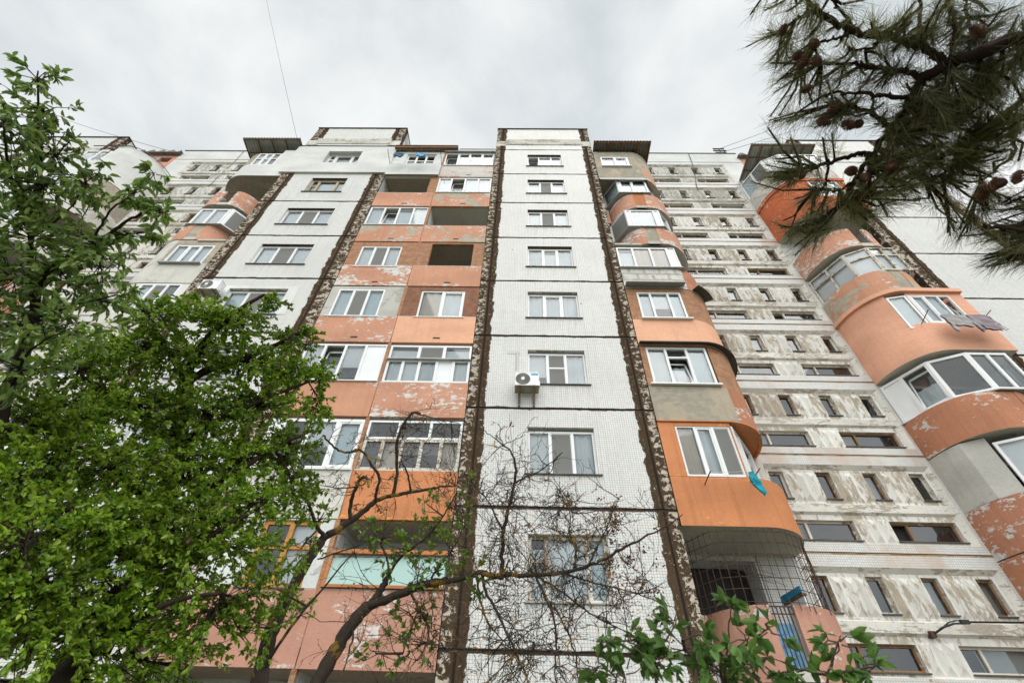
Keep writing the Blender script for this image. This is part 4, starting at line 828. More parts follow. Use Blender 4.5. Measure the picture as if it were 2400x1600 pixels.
# ---------------------------------------------------------------- tree skeletons (metres): limbs (radius, end radius, points), leaf clusters, twig clouds
TREES = {"A":{"limbs":[[0.06,0.045,[[-2.213,2.297,1.858],[-2.484,2.107,2.382],[-2.636,1.851,2.969],[-2.648,1.803,3.13],[-2.652,1.697,3.345]]],[0.045,0.02,[[-2.652,1.697,3.345],[-2.64,1.586,3.465],[-2.579,1.491,3.531],[-2.466,1.438,3.624],[-2.365,1.41,3.678],[-2.255,1.364,3.748],[-2.204,1.334,3.819],[-2.089,1.298,3.874],[-1.995,1.313,3.878]]],[0.04,0.014,[[-2.652,1.697,3.345],[-2.69,1.581,3.494],[-2.71,1.388,3.702],[-2.714,1.248,3.867],[-2.704,1.144,4.013],[-2.677,1.014,4.099],[-2.642,0.867,4.19],[-2.599,0.714,4.278]]],[0.028,0.01,[[-2.71,1.388,3.702],[-2.718,1.23,3.789],[-2.681,1.062,3.838],[-2.627,0.926,3.881],[-2.589,0.776,3.978]]],[0.02,0.007,[[-2.365,1.41,3.678],[-2.295,1.322,3.732],[-2.254,1.267,3.807],[-2.155,1.218,3.857],[-2.088,1.183,3.937],[-2.037,1.147,4.0]]],[0.02,0.008,[[-2.704,1.144,4.013],[-2.577,1.067,4.031],[-2.484,1.005,4.079]]],[0.025,0.01,[[-2.652,1.697,3.345],[-2.428,1.592,3.37],[-2.262,1.571,3.418],[-2.105,1.557,3.44]]],[0.022,0.008,[[-2.621,1.825,3.032],[-2.375,1.595,3.034],[-2.264,1.532,3.061],[-2.169,1.508,3.124]]],[0.02,0.008,[[-2.69,1.581,3.494],[-2.789,1.665,3.759],[-2.763,1.503,4.071],[-2.684,1.36,4.236]]],[0.02,0.008,[[-2.71,1.388,3.702],[-2.49,1.28,3.701],[-2.347,1.185,3.756],[-2.306,1.108,3.84]]]],"clus":[[[-2.61,0.75,4.258],0.135,0.149,0.15,16],[[-2.64,0.907,4.178],0.195,0.195,0.2,22],[[-2.612,1.051,4.077],0.246,0.193,0.25,30],[[-2.604,0.88,3.925],0.152,0.236,0.2,26],[[-2.677,1.102,3.823],0.205,0.273,0.3,44],[[-2.634,1.212,3.898],0.277,0.242,0.3,40],[[-2.411,1.175,3.926],0.199,0.166,0.2,20],[[-2.13,1.204,3.888],0.157,0.088,0.12,14],[[-2.047,1.149,3.99],0.075,0.063,0.1,7],[[-2.034,1.308,3.845],0.13,0.099,0.12,16],[[-2.211,1.39,3.777],0.191,0.108,0.15,16],[[-2.664,1.375,3.682],0.324,0.239,0.35,54],[[-2.415,1.394,3.715],0.229,0.164,0.25,24],[[-2.697,1.477,3.473],0.236,0.303,0.35,56],[[-2.504,1.512,3.522],0.295,0.196,0.3,36],[[-2.311,1.521,3.576],0.254,0.159,0.25,26],[[-2.545,1.588,3.201],0.254,0.223,0.35,46],[[-2.286,1.559,3.206],0.239,0.165,0.25,28],[[-2.225,1.61,3.429],0.185,0.123,0.2,14],[[-2.445,1.717,3.002],0.247,0.185,0.3,26]]},"B":{"limbs":[[0.1,0.075,[[-2.058,2.571,1.807],[-2.183,2.711,1.965],[-2.283,2.858,2.156],[-2.324,3.002,2.492],[-2.387,3.03,2.836],[-2.496,2.909,3.317],[-2.559,2.696,3.762]]],[0.05,0.015,[[-2.559,2.696,3.762],[-2.524,2.576,3.941],[-2.397,2.481,4.082],[-2.263,2.391,4.208],[-2.071,2.351,4.397]]],[0.045,0.015,[[-2.559,2.696,3.762],[-2.419,2.696,3.917],[-2.226,2.742,4.053],[-2.036,2.763,4.272],[-1.881,2.778,4.447]]],[0.04,0.012,[[-2.559,2.696,3.762],[-2.641,2.513,3.881],[-2.722,2.335,3.972],[-2.712,2.139,3.989]]],[0.04,0.012,[[-2.496,2.909,3.317],[-2.319,2.829,3.451],[-2.149,2.847,3.621],[-1.954,2.902,3.832],[-1.766,3.036,4.081]]],[0.04,0.012,[[-2.496,2.909,3.317],[-2.602,2.623,3.377],[-2.685,2.36,3.394],[-2.726,2.157,3.368]]],[0.04,0.012,[[-2.387,3.03,2.836],[-2.185,2.925,2.971],[-1.972,2.915,3.16],[-1.825,3.042,3.448],[-1.686,3.138,3.63]]],[0.04,0.012,[[-2.387,3.03,2.836],[-2.429,2.606,2.923],[-2.463,2.278,2.906],[-2.529,2.033,2.912]]],[0.04,0.012,[[-2.324,3.002,2.492],[-2.02,2.824,2.55],[-1.813,2.788,2.692],[-1.683,2.901,2.91]]],[0.035,0.012,[[-2.324,3.002,2.492],[-2.265,2.497,2.541],[-2.286,2.177,2.562],[-2.326,1.973,2.57]]],[0.03,0.012,[[-2.283,2.858,2.156],[-1.924,2.62,2.17],[-1.745,2.598,2.265],[-1.636,2.77,2.335]]],[0.03,0.012,[[-2.283,2.858,2.156],[-2.118,2.327,2.183],[-2.097,2.053,2.225]]]],"clus":[[[-2.658,2.214,3.981],0.354,0.196,0.3,50],[[-2.463,2.307,4.184],0.278,0.151,0.25,40],[[-2.227,2.467,4.167],0.354,0.177,0.3,50],[[-2.019,2.421,4.375],0.177,0.094,0.15,14],[[-1.949,2.769,4.331],0.285,0.142,0.25,34],[[-1.727,3.043,4.185],0.163,0.146,0.2,18],[[-2.557,2.559,3.925],0.523,0.241,0.4,85],[[-2.199,2.777,4.038],0.442,0.221,0.35,75],[[-1.942,2.969,4.117],0.305,0.224,0.3,55],[[-2.782,2.333,3.711],0.432,0.236,0.4,70],[[-2.812,2.166,3.444],0.337,0.224,0.3,50],[[-1.772,3.233,3.908],0.163,0.224,0.25,30],[[-2.052,2.967,3.752],0.432,0.255,0.4,90],[[-2.355,2.721,3.564],0.46,0.268,0.5,95],[[-2.581,2.482,3.383],0.449,0.262,0.5,90],[[-2.666,2.232,3.134],0.391,0.249,0.45,75],[[-2.587,1.958,2.914],0.262,0.229,0.4,50],[[-1.813,3.159,3.483],0.288,0.23,0.35,50],[[-2.036,2.941,3.275],0.406,0.259,0.45,85],[[-2.297,2.756,3.129],0.438,0.274,0.5,95],[[-2.422,2.461,2.93],0.415,0.26,0.5,85],[[-2.478,2.188,2.75],0.36,0.262,0.45,75],[[-2.43,1.995,2.601],0.216,0.247,0.35,40],[[-1.703,3.258,3.176],0.281,0.168,0.3,38],[[-1.797,2.949,2.93],0.346,0.225,0.4,66],[[-1.994,2.765,2.758],0.37,0.236,0.45,80],[[-2.16,2.56,2.616],0.393,0.229,0.45,80],[[-2.215,2.283,2.479],0.339,0.231,0.45,75],[[-2.21,2.037,2.36],0.261,0.232,0.4,55],[[-1.71,2.884,2.603],0.295,0.196,0.4,42],[[-1.887,2.707,2.42],0.35,0.223,0.4,60],[[-2.09,2.579,2.333],0.35,0.223,0.45,60],[[-2.144,2.292,2.227],0.329,0.239,0.45,62],[[-2.102,2.077,2.116],0.196,0.253,0.4,42],[[-1.621,3.105,2.429],0.303,0.185,0.3,26],[[-1.724,2.862,2.23],0.318,0.191,0.4,34],[[-1.992,2.824,2.155],0.36,0.196,0.4,34],[[-2.056,2.54,2.059],0.309,0.216,0.4,34],[[-2.001,2.207,1.949],0.253,0.224,0.4,34],[[-1.865,3.047,2.043],0.37,0.168,0.4,22],[[-1.532,3.296,2.289],0.208,0.208,0.3,14],[[-2.011,2.721,1.936],0.477,0.127,0.4,26]]},"D":{"limbs":[[0.088,0.075,[[-1.618,3.588,1.938],[-1.659,3.603,2.113],[-1.686,3.617,2.293],[-1.687,3.641,2.44]]],[0.07,0.052,[[-1.687,3.641,2.44],[-1.671,3.706,2.653],[-1.637,3.72,2.842],[-1.606,3.751,2.957],[-1.567,3.739,3.032]]],[0.05,0.034,[[-1.567,3.739,3.032],[-1.474,3.754,3.091],[-1.374,3.754,3.183],[-1.298,3.75,3.256],[-1.227,3.738,3.335]]],[0.034,0.01,[[-1.227,3.738,3.335],[-1.095,3.751,3.394],[-0.956,3.772,3.43],[-0.814,3.785,3.471],[-0.717,3.792,3.497],[-0.565,3.806,3.52]]],[0.028,0.026,[[-1.4,3.748,3.176],[-1.417,3.708,3.253],[-1.404,3.65,3.338],[-1.359,3.591,3.445]]],[0.024,0.016,[[-1.359,3.591,3.445],[-1.31,3.537,3.448],[-1.245,3.488,3.405],[-1.224,3.465,3.325]]],[0.014,0.005,[[-1.25,3.462,3.361],[-1.296,3.445,3.314],[-1.403,3.38,3.264],[-1.507,3.297,3.242]]],[0.022,0.012,[[-1.227,3.738,3.335],[-1.223,3.686,3.398],[-1.194,3.628,3.487],[-1.246,3.569,3.542],[-1.309,3.504,3.619],[-1.381,3.447,3.667],[-1.446,3.423,3.601],[-1.524,3.367,3.595],[-1.579,3.267,3.614],[-1.601,3.187,3.623]]],[0.026,0.016,[[-1.088,3.753,3.395],[-1.077,3.709,3.491],[-1.072,3.659,3.588],[-1.105,3.552,3.758],[-1.081,3.487,3.872],[-1.042,3.453,3.941],[-0.981,3.412,4.026],[-0.91,3.429,4.03]]],[0.018,0.008,[[-0.949,3.772,3.434],[-0.954,3.68,3.499],[-0.977,3.589,3.551],[-1.033,3.534,3.621]]],[0.03,0.016,[[-1.567,3.739,3.032],[-1.607,3.658,3.049],[-1.638,3.622,3.103],[-1.679,3.575,3.169],[-1.713,3.465,3.242],[-1.759,3.389,3.349]]],[0.012,0.005,[[-0.981,3.412,4.026],[-0.843,3.414,3.987],[-0.683,3.416,3.946],[-0.55,3.442,3.943]]],[0.012,0.006,[[-1.589,3.79,2.867],[-1.4,3.735,2.916],[-1.223,3.674,2.947],[-1.053,3.589,3.017]]],[0.02,0.006,[[-1.667,3.609,2.047],[-1.55,3.517,2.264],[-1.43,3.471,2.456],[-1.293,3.421,2.632],[-1.184,3.405,2.802]]]],"clus":[[[-1.704,3.496,3.186],0.216,0.196,0.3,18],[[-1.604,3.467,2.785],0.224,0.15,0.3,16],[[-1.645,3.409,2.54],0.219,0.182,0.3,14],[[-1.526,3.49,3.117],0.134,0.115,0.2,6],[[-1.525,3.508,2.361],0.219,0.146,0.3,9]],"bare":[[[-0.963,3.619,3.609],0.358,16],[[-0.791,3.576,3.757],0.278,12],[[-1.251,3.501,3.66],0.278,10],[[-1.317,3.648,3.339],0.238,9],[[-0.7,3.731,3.511],0.238,9],[[-1.643,3.364,3.611],0.199,6],[[-0.985,3.443,3.889],0.199,6]]},"C":{"limbs":[[0.078,0.062,[[-1.256,3.466,1.913],[-1.222,3.464,2.046],[-1.176,3.463,2.158],[-1.129,3.456,2.285],[-1.062,3.451,2.408],[-1.002,3.455,2.466]]],[0.045,0.03,[[-1.002,3.455,2.466],[-0.96,3.451,2.526],[-0.929,3.44,2.597],[-0.904,3.429,2.657]]],[0.05,0.036,[[-1.002,3.455,2.466],[-0.889,3.425,2.495],[-0.734,3.394,2.55],[-0.603,3.357,2.585],[-0.47,3.323,2.593]]],[0.033,0.028,[[-0.47,3.323,2.593],[-0.363,3.33,2.614],[-0.269,3.278,2.643],[-0.18,3.241,2.612],[-0.117,3.249,2.594],[-0.084,3.243,2.619]]],[0.026,0.016,[[-0.084,3.243,2.619],[0.061,3.245,2.613],[0.216,3.236,2.621],[0.37,3.215,2.642],[0.517,3.134,2.666]]],[0.018,0.004,[[0.517,3.134,2.666],[0.656,3.086,2.727],[0.783,2.986,2.768],[0.915,2.931,2.809],[1.047,2.857,2.877]]],[0.026,0.01,[[-0.106,3.243,2.616],[-0.107,3.206,2.726],[-0.103,3.15,2.876],[-0.071,3.096,3.004],[-0.026,3.022,3.159],[-0.022,2.959,3.275],[-0.069,2.913,3.351]]],[0.014,0.005,[[-0.103,3.15,2.876],[-0.167,3.162,2.969],[-0.2,3.126,3.046],[-0.283,3.129,3.142],[-0.393,3.094,3.188]]],[0.012,0.003,[[-0.026,3.022,3.159],[0.056,3.0,3.199],[0.147,2.983,3.225],[0.254,2.933,3.3],[0.309,2.906,3.337]]],[0.01,0.003,[[-0.069,2.913,3.351],[-0.164,2.872,3.413],[-0.243,2.839,3.455],[-0.306,2.815,3.482]]],[0.018,0.006,[[-0.24,3.285,2.627],[-0.203,3.271,2.506],[-0.114,3.256,2.382],[-0.043,3.237,2.242],[0.035,3.209,2.111],[0.083,3.175,1.99]]],[0.016,0.005,[[-0.274,3.285,2.618],[-0.253,3.268,2.504],[-0.225,3.294,2.413],[-0.167,3.318,2.324],[-0.084,3.334,2.26]]],[0.016,0.005,[[0.117,3.245,2.609],[0.17,3.222,2.501],[0.226,3.2,2.376],[0.241,3.227,2.246],[0.224,3.251,2.122],[0.229,3.215,2.017]]],[0.012,0.004,[[0.233,3.188,2.42],[0.302,3.164,2.279],[0.346,3.18,2.176],[0.345,3.152,2.031]]],[0.014,0.004,[[0.131,3.244,2.609],[0.239,3.208,2.536],[0.365,3.17,2.442],[0.489,3.176,2.353],[0.648,3.112,2.275]]],[0.012,0.003,[[0.3,3.227,2.628],[0.437,3.225,2.584],[0.614,3.159,2.53],[0.8,3.086,2.453],[0.959,3.057,2.391]]],[0.012,0.003,[[0.462,3.145,2.658],[0.523,3.1,2.756],[0.575,3.007,2.832],[0.636,2.944,2.949],[0.672,2.914,2.995]]],[0.012,0.003,[[0.37,3.215,2.642],[0.395,3.174,2.753],[0.335,3.143,2.853],[0.368,3.086,2.978],[0.282,3.047,3.082]]],[0.018,0.006,[[-0.904,3.429,2.657],[-0.828,3.359,2.764],[-0.654,3.306,2.866],[-0.546,3.268,3.007],[-0.465,3.204,3.175]]],[0.016,0.005,[[-0.904,3.429,2.657],[-0.944,3.372,2.795],[-1.029,3.311,2.891],[-1.093,3.273,2.935]]],[0.014,0.005,[[-0.603,3.357,2.585],[-0.536,3.283,2.688],[-0.456,3.268,2.768],[-0.391,3.226,2.9]]],[0.018,0.006,[[-0.734,3.394,2.55],[-0.632,3.344,2.416],[-0.683,3.361,2.299],[-0.706,3.377,2.187]]],[0.014,0.005,[[-1.081,3.454,2.371],[-1.059,3.431,2.258],[-1.051,3.397,2.161],[-1.066,3.407,2.065]]],[0.014,0.005,[[-0.632,3.344,2.416],[-0.543,3.335,2.296],[-0.573,3.301,2.177]]]],"clus":[[[-0.97,3.331,2.885],0.208,0.09,0.25,13],[[-0.773,3.361,2.795],0.239,0.171,0.3,22],[[-0.628,3.295,2.908],0.152,0.168,0.25,14],[[-0.492,3.311,2.783],0.183,0.232,0.25,18],[[-1.089,3.285,2.909],0.138,0.076,0.2,6],[[-0.69,3.371,2.658],0.202,0.118,0.25,14],[[-0.458,3.255,3.068],0.135,0.152,0.2,9],[[-0.696,3.338,2.389],0.18,0.115,0.25,11],[[-0.638,3.332,2.225],0.194,0.145,0.25,12],[[-0.329,3.33,2.625],0.196,0.131,0.2,8],[[-0.253,3.292,2.412],0.143,0.127,0.2,4],[[-0.408,3.153,3.288],0.074,0.101,0.15,3],[[-0.869,3.341,2.177],0.196,0.098,0.2,7],[[-0.674,3.213,3.076],0.135,0.101,0.2,4]],"bare":[[[-0.19,3.157,2.847],0.286,20],[[0.012,3.047,3.108],0.286,18],[[0.19,3.154,2.854],0.35,26],[[0.103,3.238,2.633],0.382,26],[[-0.09,3.293,2.44],0.35,26],[[0.183,3.31,2.354],0.35,26],[[0.473,3.164,2.751],0.318,20],[[0.674,3.093,2.841],0.286,14],[[0.405,3.256,2.49],0.318,18],[[0.655,3.183,2.601],0.286,12],[[-0.161,3.34,2.215],0.286,18],[[0.102,3.356,2.136],0.286,18],[[-0.145,2.95,3.285],0.191,8],[[0.399,3.06,3.028],0.223,8],[[0.362,3.327,2.202],0.223,10],[[-0.286,3.076,3.021],0.191,9],[[-0.877,3.105,2.674],0.223,8],[[-0.635,3.228,2.46],0.223,8],[[-0.892,3.233,2.157],0.191,5],[[-0.444,3.268,2.426],0.223,9],[[0.773,3.192,2.481],0.254,7]]},"E":{"limbs":[[0.016,0.006,[[0.518,2.129,1.798],[0.526,2.116,1.896],[0.523,2.104,1.974],[0.472,2.055,2.019],[0.392,2.022,2.01],[0.33,1.983,2.001]]],[0.012,0.004,[[0.523,2.104,1.974],[0.577,2.08,2.026],[0.614,2.06,2.066],[0.636,2.044,2.106]]],[0.014,0.004,[[0.717,2.018,1.793],[0.732,2.001,1.885],[0.756,1.982,1.951],[0.789,1.947,2.058],[0.807,1.927,2.11]]],[0.012,0.005,[[0.756,1.982,1.951],[0.693,1.941,2.001],[0.67,1.944,2.028],[0.609,1.969,2.005]]],[0.012,0.004,[[0.756,1.982,1.951],[0.81,1.899,1.983],[0.868,1.866,2.016],[0.897,1.849,2.032]]],[0.012,0.004,[[0.967,1.855,1.784],[1.01,1.818,1.889],[1.05,1.784,1.954],[1.07,1.765,1.986]]],[0.012,0.004,[[1.01,1.818,1.889],[1.05,1.737,1.889],[1.083,1.657,1.888]]],[0.012,0.004,[[1.01,1.818,1.889],[0.948,1.849,1.904],[0.896,1.87,1.93]]],[0.012,0.004,[[0.374,2.058,1.788],[0.371,2.048,1.883],[0.344,2.047,1.92],[0.3,2.052,1.933]]],[0.012,0.004,[[0.81,1.928,1.787],[0.822,1.913,1.875],[0.809,1.911,1.922]]]],"clus":[[[0.322,1.983,2.008],0.058,0.054,0.08,6],[[0.415,2.019,2.003],0.079,0.069,0.1,9],[[0.3,2.052,1.933],0.059,0.049,0.08,5],[[0.396,2.039,1.908],0.118,0.069,0.12,10],[[0.519,2.044,2.018],0.07,0.06,0.1,7],[[0.617,2.057,2.079],0.072,0.058,0.1,8],[[0.619,2.022,1.988],0.09,0.07,0.12,9],[[0.528,2.059,1.926],0.121,0.07,0.12,10],[[0.679,1.946,2.002],0.079,0.059,0.1,7],[[0.805,1.929,2.104],0.056,0.044,0.06,6],[[0.676,1.963,1.915],0.098,0.079,0.12,9],[[0.813,1.896,1.995],0.082,0.051,0.1,8],[[0.881,1.861,2.015],0.069,0.049,0.08,6],[[0.846,1.895,1.921],0.118,0.069,0.12,10],[[1.06,1.774,1.97],0.067,0.059,0.08,8],[[0.924,1.862,1.899],0.098,0.059,0.1,7],[[1.021,1.812,1.889],0.098,0.049,0.1,7],[[1.087,1.715,1.884],0.077,0.048,0.08,5],[[0.75,1.94,1.889],0.118,0.059,0.1,8]]},"F":{"limbs":[[0.04,0.032,[[2.137,0.351,3.676],[1.936,0.369,3.589],[1.729,0.398,3.501],[1.594,0.434,3.477],[1.555,0.47,3.5],[1.533,0.494,3.512]]],[0.032,0.023,[[1.533,0.494,3.512],[1.495,0.526,3.533],[1.488,0.553,3.532],[1.483,0.585,3.526],[1.48,0.628,3.514],[1.469,0.679,3.506],[1.452,0.716,3.505]]],[0.02,0.011,[[1.452,0.716,3.505],[1.436,0.782,3.491],[1.419,0.827,3.485],[1.402,0.883,3.472],[1.385,0.947,3.453],[1.378,0.991,3.436],[1.333,1.059,3.431],[1.29,1.139,3.413]]],[0.026,0.013,[[1.533,0.494,3.512],[1.503,0.465,3.543],[1.457,0.445,3.582],[1.406,0.433,3.621],[1.342,0.424,3.666],[1.257,0.422,3.719],[1.214,0.409,3.747],[1.168,0.39,3.776],[1.13,0.368,3.799],[1.088,0.334,3.826],[1.048,0.306,3.849]]],[0.018,0.008,[[1.421,0.806,3.493],[1.395,0.81,3.51],[1.369,0.824,3.523],[1.326,0.858,3.538],[1.279,0.89,3.555],[1.229,0.913,3.576],[1.196,0.923,3.592]]],[0.018,0.008,[[1.489,0.532,3.536],[1.449,0.525,3.568],[1.406,0.527,3.599],[1.361,0.527,3.63],[1.319,0.526,3.658],[1.271,0.529,3.687],[1.202,0.537,3.725],[1.164,0.559,3.799]]],[0.016,0.007,[[1.479,0.602,3.524],[1.402,0.595,3.519],[1.331,0.586,3.509],[1.285,0.587,3.54],[1.241,0.595,3.566],[1.191,0.612,3.592]]],[0.018,0.007,[[1.449,0.703,3.512],[1.423,0.693,3.535],[1.389,0.67,3.568],[1.316,0.647,3.562],[1.284,0.654,3.582],[1.249,0.652,3.605]]],[0.016,0.007,[[1.537,0.483,3.512],[1.557,0.44,3.571],[1.572,0.392,3.634],[1.538,0.335,3.669],[1.515,0.295,3.692]]],[0.014,0.006,[[1.442,0.44,3.594],[1.488,0.404,3.694],[1.473,0.347,3.714],[1.452,0.301,3.736]]],[0.014,0.006,[[1.257,0.422,3.719],[1.267,0.399,3.777],[1.228,0.372,3.804],[1.186,0.335,3.833]]],[0.01,0.005,[[1.156,0.384,3.783],[1.111,0.372,3.809],[1.08,0.411,3.817],[1.047,0.446,3.826]]],[0.01,0.005,[[1.258,0.425,3.718],[1.203,0.445,3.687],[1.167,0.454,3.706],[1.142,0.473,3.715]]],[0.01,0.005,[[1.351,0.426,3.66],[1.34,0.46,3.66],[1.318,0.479,3.67],[1.275,0.479,3.696]]],[0.012,0.005,[[1.424,0.828,3.481],[1.409,0.844,3.418],[1.41,0.9,3.39],[1.385,0.942,3.388]]],[0.01,0.005,[[1.39,0.922,3.462],[1.361,0.954,3.467],[1.326,0.965,3.487],[1.295,0.968,3.507]]],[0.01,0.004,[[1.308,0.874,3.543],[1.316,0.926,3.513],[1.312,0.957,3.501],[1.284,0.971,3.513]]],[0.026,0.014,[[2.129,0.496,3.655],[1.998,0.604,3.613],[1.901,0.667,3.544],[1.83,0.721,3.522],[1.76,0.775,3.495],[1.718,0.841,3.506],[1.677,0.89,3.52],[1.641,0.938,3.528]]],[0.014,0.006,[[1.718,0.841,3.506],[1.698,0.795,3.543],[1.693,0.728,3.573],[1.698,0.67,3.589]]],[0.014,0.006,[[1.76,0.775,3.495],[1.762,0.831,3.469],[1.744,0.878,3.465],[1.704,0.91,3.487]]],[0.014,0.006,[[1.901,0.667,3.544],[1.939,0.736,3.481],[1.951,0.793,3.446],[1.924,0.848,3.449],[1.904,0.896,3.447]]],[0.014,0.006,[[1.594,0.434,3.477],[1.688,0.429,3.663],[1.65,0.38,3.703],[1.627,0.32,3.731]]],[0.014,0.006,[[1.555,0.47,3.5],[1.644,0.556,3.603],[1.69,0.628,3.61],[1.688,0.695,3.589]]],[0.014,0.006,[[1.594,0.434,3.477],[1.737,0.537,3.596],[1.789,0.62,3.663],[1.793,0.687,3.638]]],[0.014,0.006,[[1.729,0.398,3.501],[1.868,0.505,3.624],[1.85,0.562,3.626],[1.848,0.627,3.608]]],[0.016,0.008,[[1.893,0.867,2.984],[1.769,0.852,2.979],[1.732,0.864,3.018],[1.693,0.877,3.058],[1.664,0.892,3.082]]],[0.014,0.006,[[1.857,0.748,3.097],[1.738,0.759,3.071],[1.714,0.78,3.088],[1.691,0.801,3.104]]],[0.016,0.007,[[1.879,0.945,2.952],[1.765,0.914,2.945],[1.734,0.933,2.971],[1.714,0.955,2.982]]],[0.02,0.014,[[2.14,0.634,3.452],[2.05,0.773,3.344],[1.989,0.867,3.207],[2.036,0.967,3.087]]]],"regs":[[[0.995,0.381,3.862],0.116,9],[[1.089,0.442,3.806],0.081,8],[[1.104,0.353,3.815],0.107,9],[[1.195,0.38,3.763],0.107,9],[[1.111,0.516,3.78],0.098,9],[[1.183,0.507,3.743],0.098,10],[[1.108,0.589,3.762],0.081,7],[[1.176,0.637,3.712],0.098,10],[[1.258,0.59,3.678],0.107,11],[[1.155,0.686,3.708],0.081,7],[[1.237,0.707,3.654],0.098,8],[[1.324,0.701,3.601],0.081,7],[[1.292,0.456,3.691],0.098,10],[[1.311,0.374,3.696],0.116,10],[[1.371,0.56,3.614],0.107,10],[[1.347,0.64,3.606],0.098,9],[[1.383,0.39,3.646],0.098,9],[[1.405,0.481,3.611],0.098,10],[[1.439,0.589,3.558],0.098,10],[[1.449,0.367,3.604],0.116,10],[[1.479,0.43,3.569],0.098,9],[[1.518,0.614,3.489],0.116,13],[[1.521,0.698,3.457],0.107,12],[[1.52,0.774,3.428],0.098,11],[[1.492,0.844,3.42],0.098,10],[[1.475,0.912,3.401],0.098,10],[[1.45,0.978,3.386],0.081,8],[[1.655,0.591,3.584],0.116,13],[[1.578,0.64,3.431],0.116,13],[[1.577,0.724,3.399],0.107,12],[[1.58,0.798,3.366],0.098,9],[[1.617,0.408,3.66],0.116,9],[[1.679,0.517,3.584],0.116,14],[[1.714,0.592,3.532],0.125,15],[[1.727,0.674,3.494],0.116,13],[[1.725,0.751,3.467],0.107,11],[[1.731,0.526,3.537],0.125,15],[[1.775,0.607,3.472],0.116,14],[[1.787,0.698,3.429],0.107,11],[[1.785,0.774,3.4],0.098,8],[[1.753,0.457,3.534],0.116,12],[[1.796,0.541,3.472],0.116,14],[[1.825,0.623,3.418],0.098,11],[[1.831,0.704,3.382],0.089,8],[[1.692,0.406,3.599],0.107,8],[[1.725,0.362,3.579],0.107,9],[[1.782,0.84,3.373],0.063,4],[[1.743,0.856,3.404],0.072,5],[[1.56,0.86,3.354],0.081,7],[[1.523,0.929,3.351],0.063,5],[[1.153,0.911,3.622],0.089,10],[[1.187,0.934,3.592],0.081,9],[[1.144,0.957,3.607],0.063,6],[[1.269,1.146,3.424],0.098,10],[[1.223,1.149,3.454],0.063,5],[[1.318,1.039,3.452],0.072,6],[[1.357,1.081,3.4],0.063,5],[[1.397,1.008,3.412],0.063,5],[[1.276,0.985,3.511],0.072,6],[[1.312,0.945,3.507],0.054,4],[[1.344,0.894,3.509],0.045,2],[[1.401,0.901,3.464],0.054,3],[[1.894,0.96,3.185],0.063,8],[[1.855,0.97,3.225],0.063,7],[[1.823,0.991,3.248],0.054,5],[[1.894,0.871,3.236],0.054,6],[[1.871,0.887,3.254],0.045,4],[[1.912,1.032,3.117],0.054,6],[[1.893,1.059,3.122],0.045,4],[[1.918,0.987,3.139],0.045,4]],"cones":[[1.016,0.432,3.754],[1.122,0.462,3.694],[1.1,0.531,3.689],[1.296,0.714,3.515],[1.33,0.709,3.493],[1.212,0.721,3.567],[1.532,0.669,3.35],[1.488,0.309,3.483],[1.328,0.852,3.435],[1.621,0.82,3.198],[1.53,0.809,3.292],[1.241,0.654,3.572],[1.194,0.906,3.5],[1.069,0.516,3.709],[1.102,0.599,3.669],[1.146,0.512,3.669],[1.441,0.804,3.37],[1.381,0.859,3.392],[1.506,0.697,3.361],[1.525,0.61,3.377],[1.59,0.746,3.265],[1.473,0.759,3.363],[1.63,0.707,3.244],[1.586,0.672,3.3],[1.322,0.848,3.441],[1.657,0.736,3.203],[1.688,0.694,3.189]]}}
# ---------------------------------------------------------------- trees
def mesh_np(name, V, Fq, mats, parent, mi=None, smooth=False):
    og = np.array(origin(parent)); V = np.asarray(V, dtype=np.float32)-og.astype(np.float32); Fq = np.asarray(Fq, dtype=np.int32)
    me = bpy.data.meshes.new(name); nf, k = Fq.shape
    me.vertices.add(len(V)); me.vertices.foreach_set('co', V.ravel()); me.loops.add(nf*k); me.loops.foreach_set('vertex_index', Fq.ravel())
    me.polygons.add(nf); me.polygons.foreach_set('loop_start', np.arange(0, nf*k, k, dtype=np.int32)); me.polygons.foreach_set('loop_total', np.full(nf, k, dtype=np.int32))
    for q in mats: me.materials.append(q)
    if mi is not None: me.polygons.foreach_set('material_index', np.asarray(mi, dtype=np.int32))
    me.update(calc_edges=True); me.validate(); o = bpy.data.objects.new(name, me); COL.objects.link(o); o.parent = parent; return o
def nrm(a): return a/np.maximum(np.linalg.norm(a, axis=-1, keepdims=True), 1e-9)
def leaves_mesh(base, direc, up, length, width, fold=0.25, curl=0.15):
    """arrays of leaf attachment points, directions, up vectors -> folded six-point leaves (two quads each)"""
    d = nrm(direc); s = nrm(np.cross(d, up)); u = np.cross(s, d); L = length[:, None]; Wd = width[:, None]; n = len(base)
    def p(t, w, h): return base+d*L*t+s*Wd*w+u*(L*h)
    P = np.stack([p(0, 0, 0), p(.30, -.95, fold*.4), p(.68, -.75, fold*.3-curl*.3), p(1, 0, -curl), p(.68, .75, fold*.3-curl*.3), p(.30, .95, fold*.4)], 1)
    i = np.arange(n)[:, None]*6; Fq = np.stack([i+[0, 1, 2, 3], i+[0, 3, 4, 5]], 1).reshape(-1, 4); return P.reshape(-1, 3), Fq
CAMX, CAMY, CAMZ = np.array(rt), np.array(up), np.array(fw)
def resample(pts, step=.05):
    out = []
    for a, b in zip(pts[:-1], pts[1:]):
        a, b = np.array(a), np.array(b); n = max(1, int(np.linalg.norm(b-a)/step)); out += [a+(b-a)*k/n for k in range(n)]
    out.append(np.array(pts[-1])); return np.array(out)
